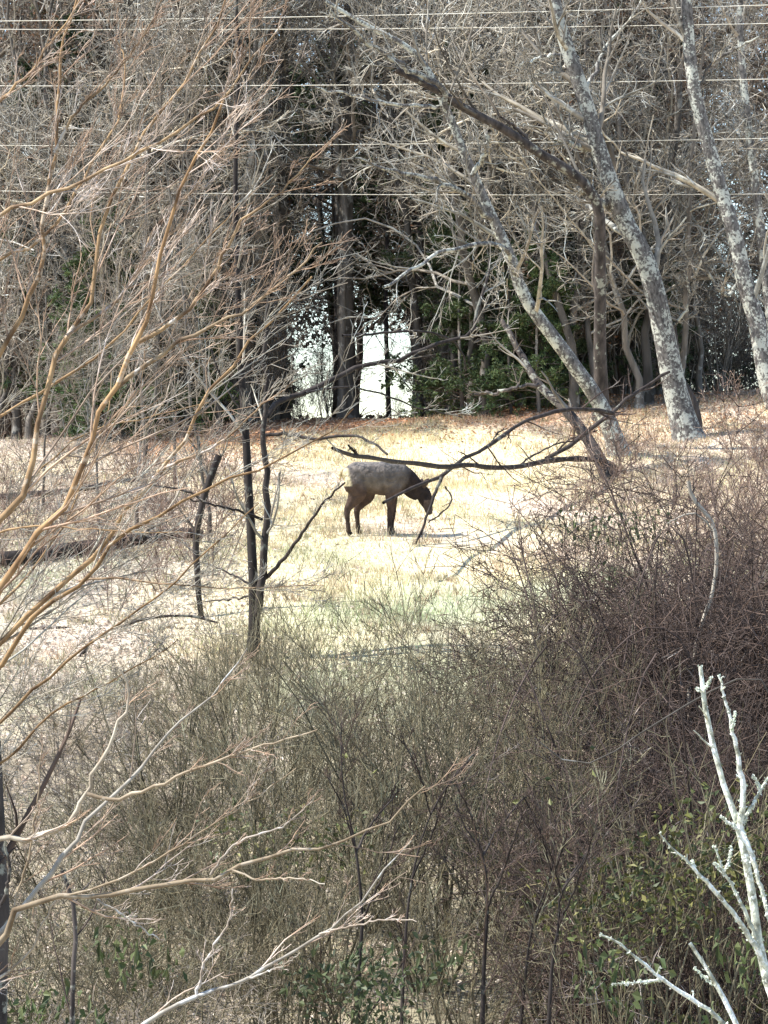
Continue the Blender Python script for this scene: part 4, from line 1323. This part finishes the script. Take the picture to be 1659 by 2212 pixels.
# ------------------------------------------------------------------ mid distance bare saplings at left and centre
SAP = [make_bare(9, 0.035, 0.15, 14, 6, 5, seed=111, lean=0.08, tw=0.0055), make_bare(8, 0.03, 0.1, 14, 6, 5, seed=112, lean=0.12, tw=0.0055)]
SL = []
for i in range(7):
    SL.append((rng.uniform(-60, 520), rng.uniform(50, 74)))
ST = row_labels(SL, (), ("",), "thin bare sapling with fine twigs, %s from the left%s among those beside the field")
for i, (u, d) in enumerate(SL):
    s = rng.uniform(0.8, 1.35)
    plant(SAP[i % 2], at_ground(u, d), s, s, None, ST[i], "bare_sapling", "tree", "thin saplings at the left of the field")

# ------------------------------------------------------------------ pale lichen branches, lower right
def pale(label, foot_u, d, trunk_tail, w0, w1, branches):
    x0_ = (foot_u - 829.5) / K0 * d
    vg = 1106 - float(ground(x0_, d) - 0.1) / d * K0
    o = traced("dead_tree", label, "dead tree", ([(foot_u, vg)] + trunk_tail, d, d, w0, w1), [(b[0], b[1], b[2], b[3] * 0.85, b[4] * 0.5) for b in branches], 'pale_bark', 'pale_bark', (5, 1, 0), 0.0035, ((0.03, 0.09), (0.2, 0.4)), (35, 75), lump=0.13, kink=0.25)
    # crusty lichen tufts along the bark
    gg = Geo()
    for ch in list(o.children):
        me = ch.data
        co = np.empty(len(me.vertices) * 3, np.float32)
        me.vertices.foreach_get("co", co)
        co = co.reshape(-1, 3)
        idx = rng.integers(0, len(co), 90)
        gg.add(*leaves(co[idx] + rng.normal(0, 0.002, (90, 3)), 0.013, 0, np.array([[0.66, 0.70, 0.58], [0.74, 0.76, 0.70], [0.60, 0.66, 0.52]]), 0.12, 0.7))
    link("lichen", gg.mesh("lichen", M['leaf'], False), o)
    return o


pale("pale lichen crusted dead tree rising in the lower right corner", 1740, 13,
     [(1715, 2400), (1665, 2150), (1640, 2040), (1620, 1905), (1596, 1785), (1562, 1692), (1536, 1590), (1521, 1500), (1515, 1440)], 50, 9,
     [([(1598, 1790), (1604, 1745), (1606, 1700), (1591, 1620), (1571, 1530), (1553, 1458)], 13, 12.9, 18, 9),
      ([(1604, 1780), (1625, 1740), (1642, 1710), (1668, 1665)], 13, 13.1, 11, 8),
      ([(1642, 1712), (1636, 1690), (1626, 1675)], 13.05, 13, 6, 5),
      ([(1600, 1790), (1625, 1850), (1645, 1920), (1668, 2010)], 13.0, 12.95, 14, 16),
      ([(1655, 2090), (1602, 1998), (1552, 1932), (1502, 1880), (1452, 1832), (1425, 1800)], 13, 12.7, 18, 7),
      ([(1640, 2040), (1592, 1932), (1562, 1880), (1544, 1828)], 13, 12.9, 13, 7),
      ([(1566, 1890), (1552, 1872), (1542, 1865)], 12.9, 12.85, 7, 6),
      ([(1562, 1885), (1574, 1862), (1580, 1830)], 12.9, 12.9, 7, 5),
      ([(1592, 1788), (1572, 1776), (1556, 1762)], 13, 12.95, 9, 8),
      ([(1519, 1492), (1530, 1476), (1537, 1462)], 13, 13, 6, 5),
      ([(1512, 1492), (1505, 1488)], 13, 13, 6, 6),
      ([(1580, 1575), (1586, 1555), (1587, 1538)], 12.9, 12.9, 5, 4),
      ([(1500, 1880), (1497, 1868), (1496, 1858)], 12.8, 12.8, 6, 5)])
pale("low pale lichen crusted dead tree reaching up from the bottom edge at right", 1720, 12.5,
     [(1680, 2450), (1640, 2330), (1592, 2214), (1552, 2132), (1522, 2082), (1492, 2038)], 34, 8,
     [([(1650, 2350), (1562, 2212), (1500, 2162), (1440, 2122), (1390, 2082), (1342, 2042), (1298, 2018)], 12.5, 12.3, 18, 9),
      ([(1432, 2116), (1382, 2122), (1324, 2126)], 12.4, 12.3, 8, 6),
      ([(1552, 2132), (1520, 2110), (1500, 2090)], 12.5, 12.5, 5, 3)])

# single vines standing out of the thicket
x0, y0, z0 = at_ground(1520, 41)
traced("pale_vine", "pale looping vine stem in front of the vine mounds", "vine",
       ([(1500, 1106 - (z0 - 0.1) / 35 * K0), (1490, 1500), (1515, 1360), (1540, 1285), (1551, 1200), (1541, 1130), (1500, 1078), (1490, 1040)], 35, 34.6, 8, 9), [([(1545, 1150), (1500, 1110), (1440, 1130)], 34.8, 34.5, 5, 3)], 'pale_vine', 'vine_twig', (4, 4, 1), 0.003)
x0, y0, z0 = at_ground(1690, 26)
traced("arching_vine", "thin grey vine arching left out of the thicket above the lichen branches", "vine",
       ([(1690, 1106 - (z0 - 0.1) / 26 * K0), (1700, 2000), (1690, 1600), (1640, 1462), (1580, 1472), (1510, 1506), (1440, 1548), (1370, 1592), (1315, 1632), (1290, 1644), (1245, 1650), (1200, 1632), (1166, 1602)], 26, 24.5, 6, 3), [], 'wood_bark', 'vine_twig', None)

for i in range(8):
    u0, d0_ = rng.uniform(1300, 1690), rng.uniform(29, 40)
    x0, y0, z0 = at_ground(u0, d0_)
    v0 = 1106 - (z0 - 0.1) / d0_ * K0
    span = rng.uniform(160, 420) * rng.choice([-1, 1])
    vt = rng.uniform(1080, 1480)
    v_e = vt + rng.uniform(120, 420)
    traced("arching_cane", "long thin brown cane arching over the dark vine mounds", "vine",
           ([(u0, v0), (u0 + span * 0.06, (v0 + vt) / 2), (u0 + span * 0.25, vt + 60), (u0 + span * 0.5, vt), (u0 + span * 0.8, vt + (v_e - vt) * 0.4), (u0 + span, v_e)], d0_, d0_ - rng.uniform(0.5, 3), 6, 3), [],
           'vine_twig', 'vine_twig', (7, 3, 0), 0.003, group="canes arching over the vine mounds")
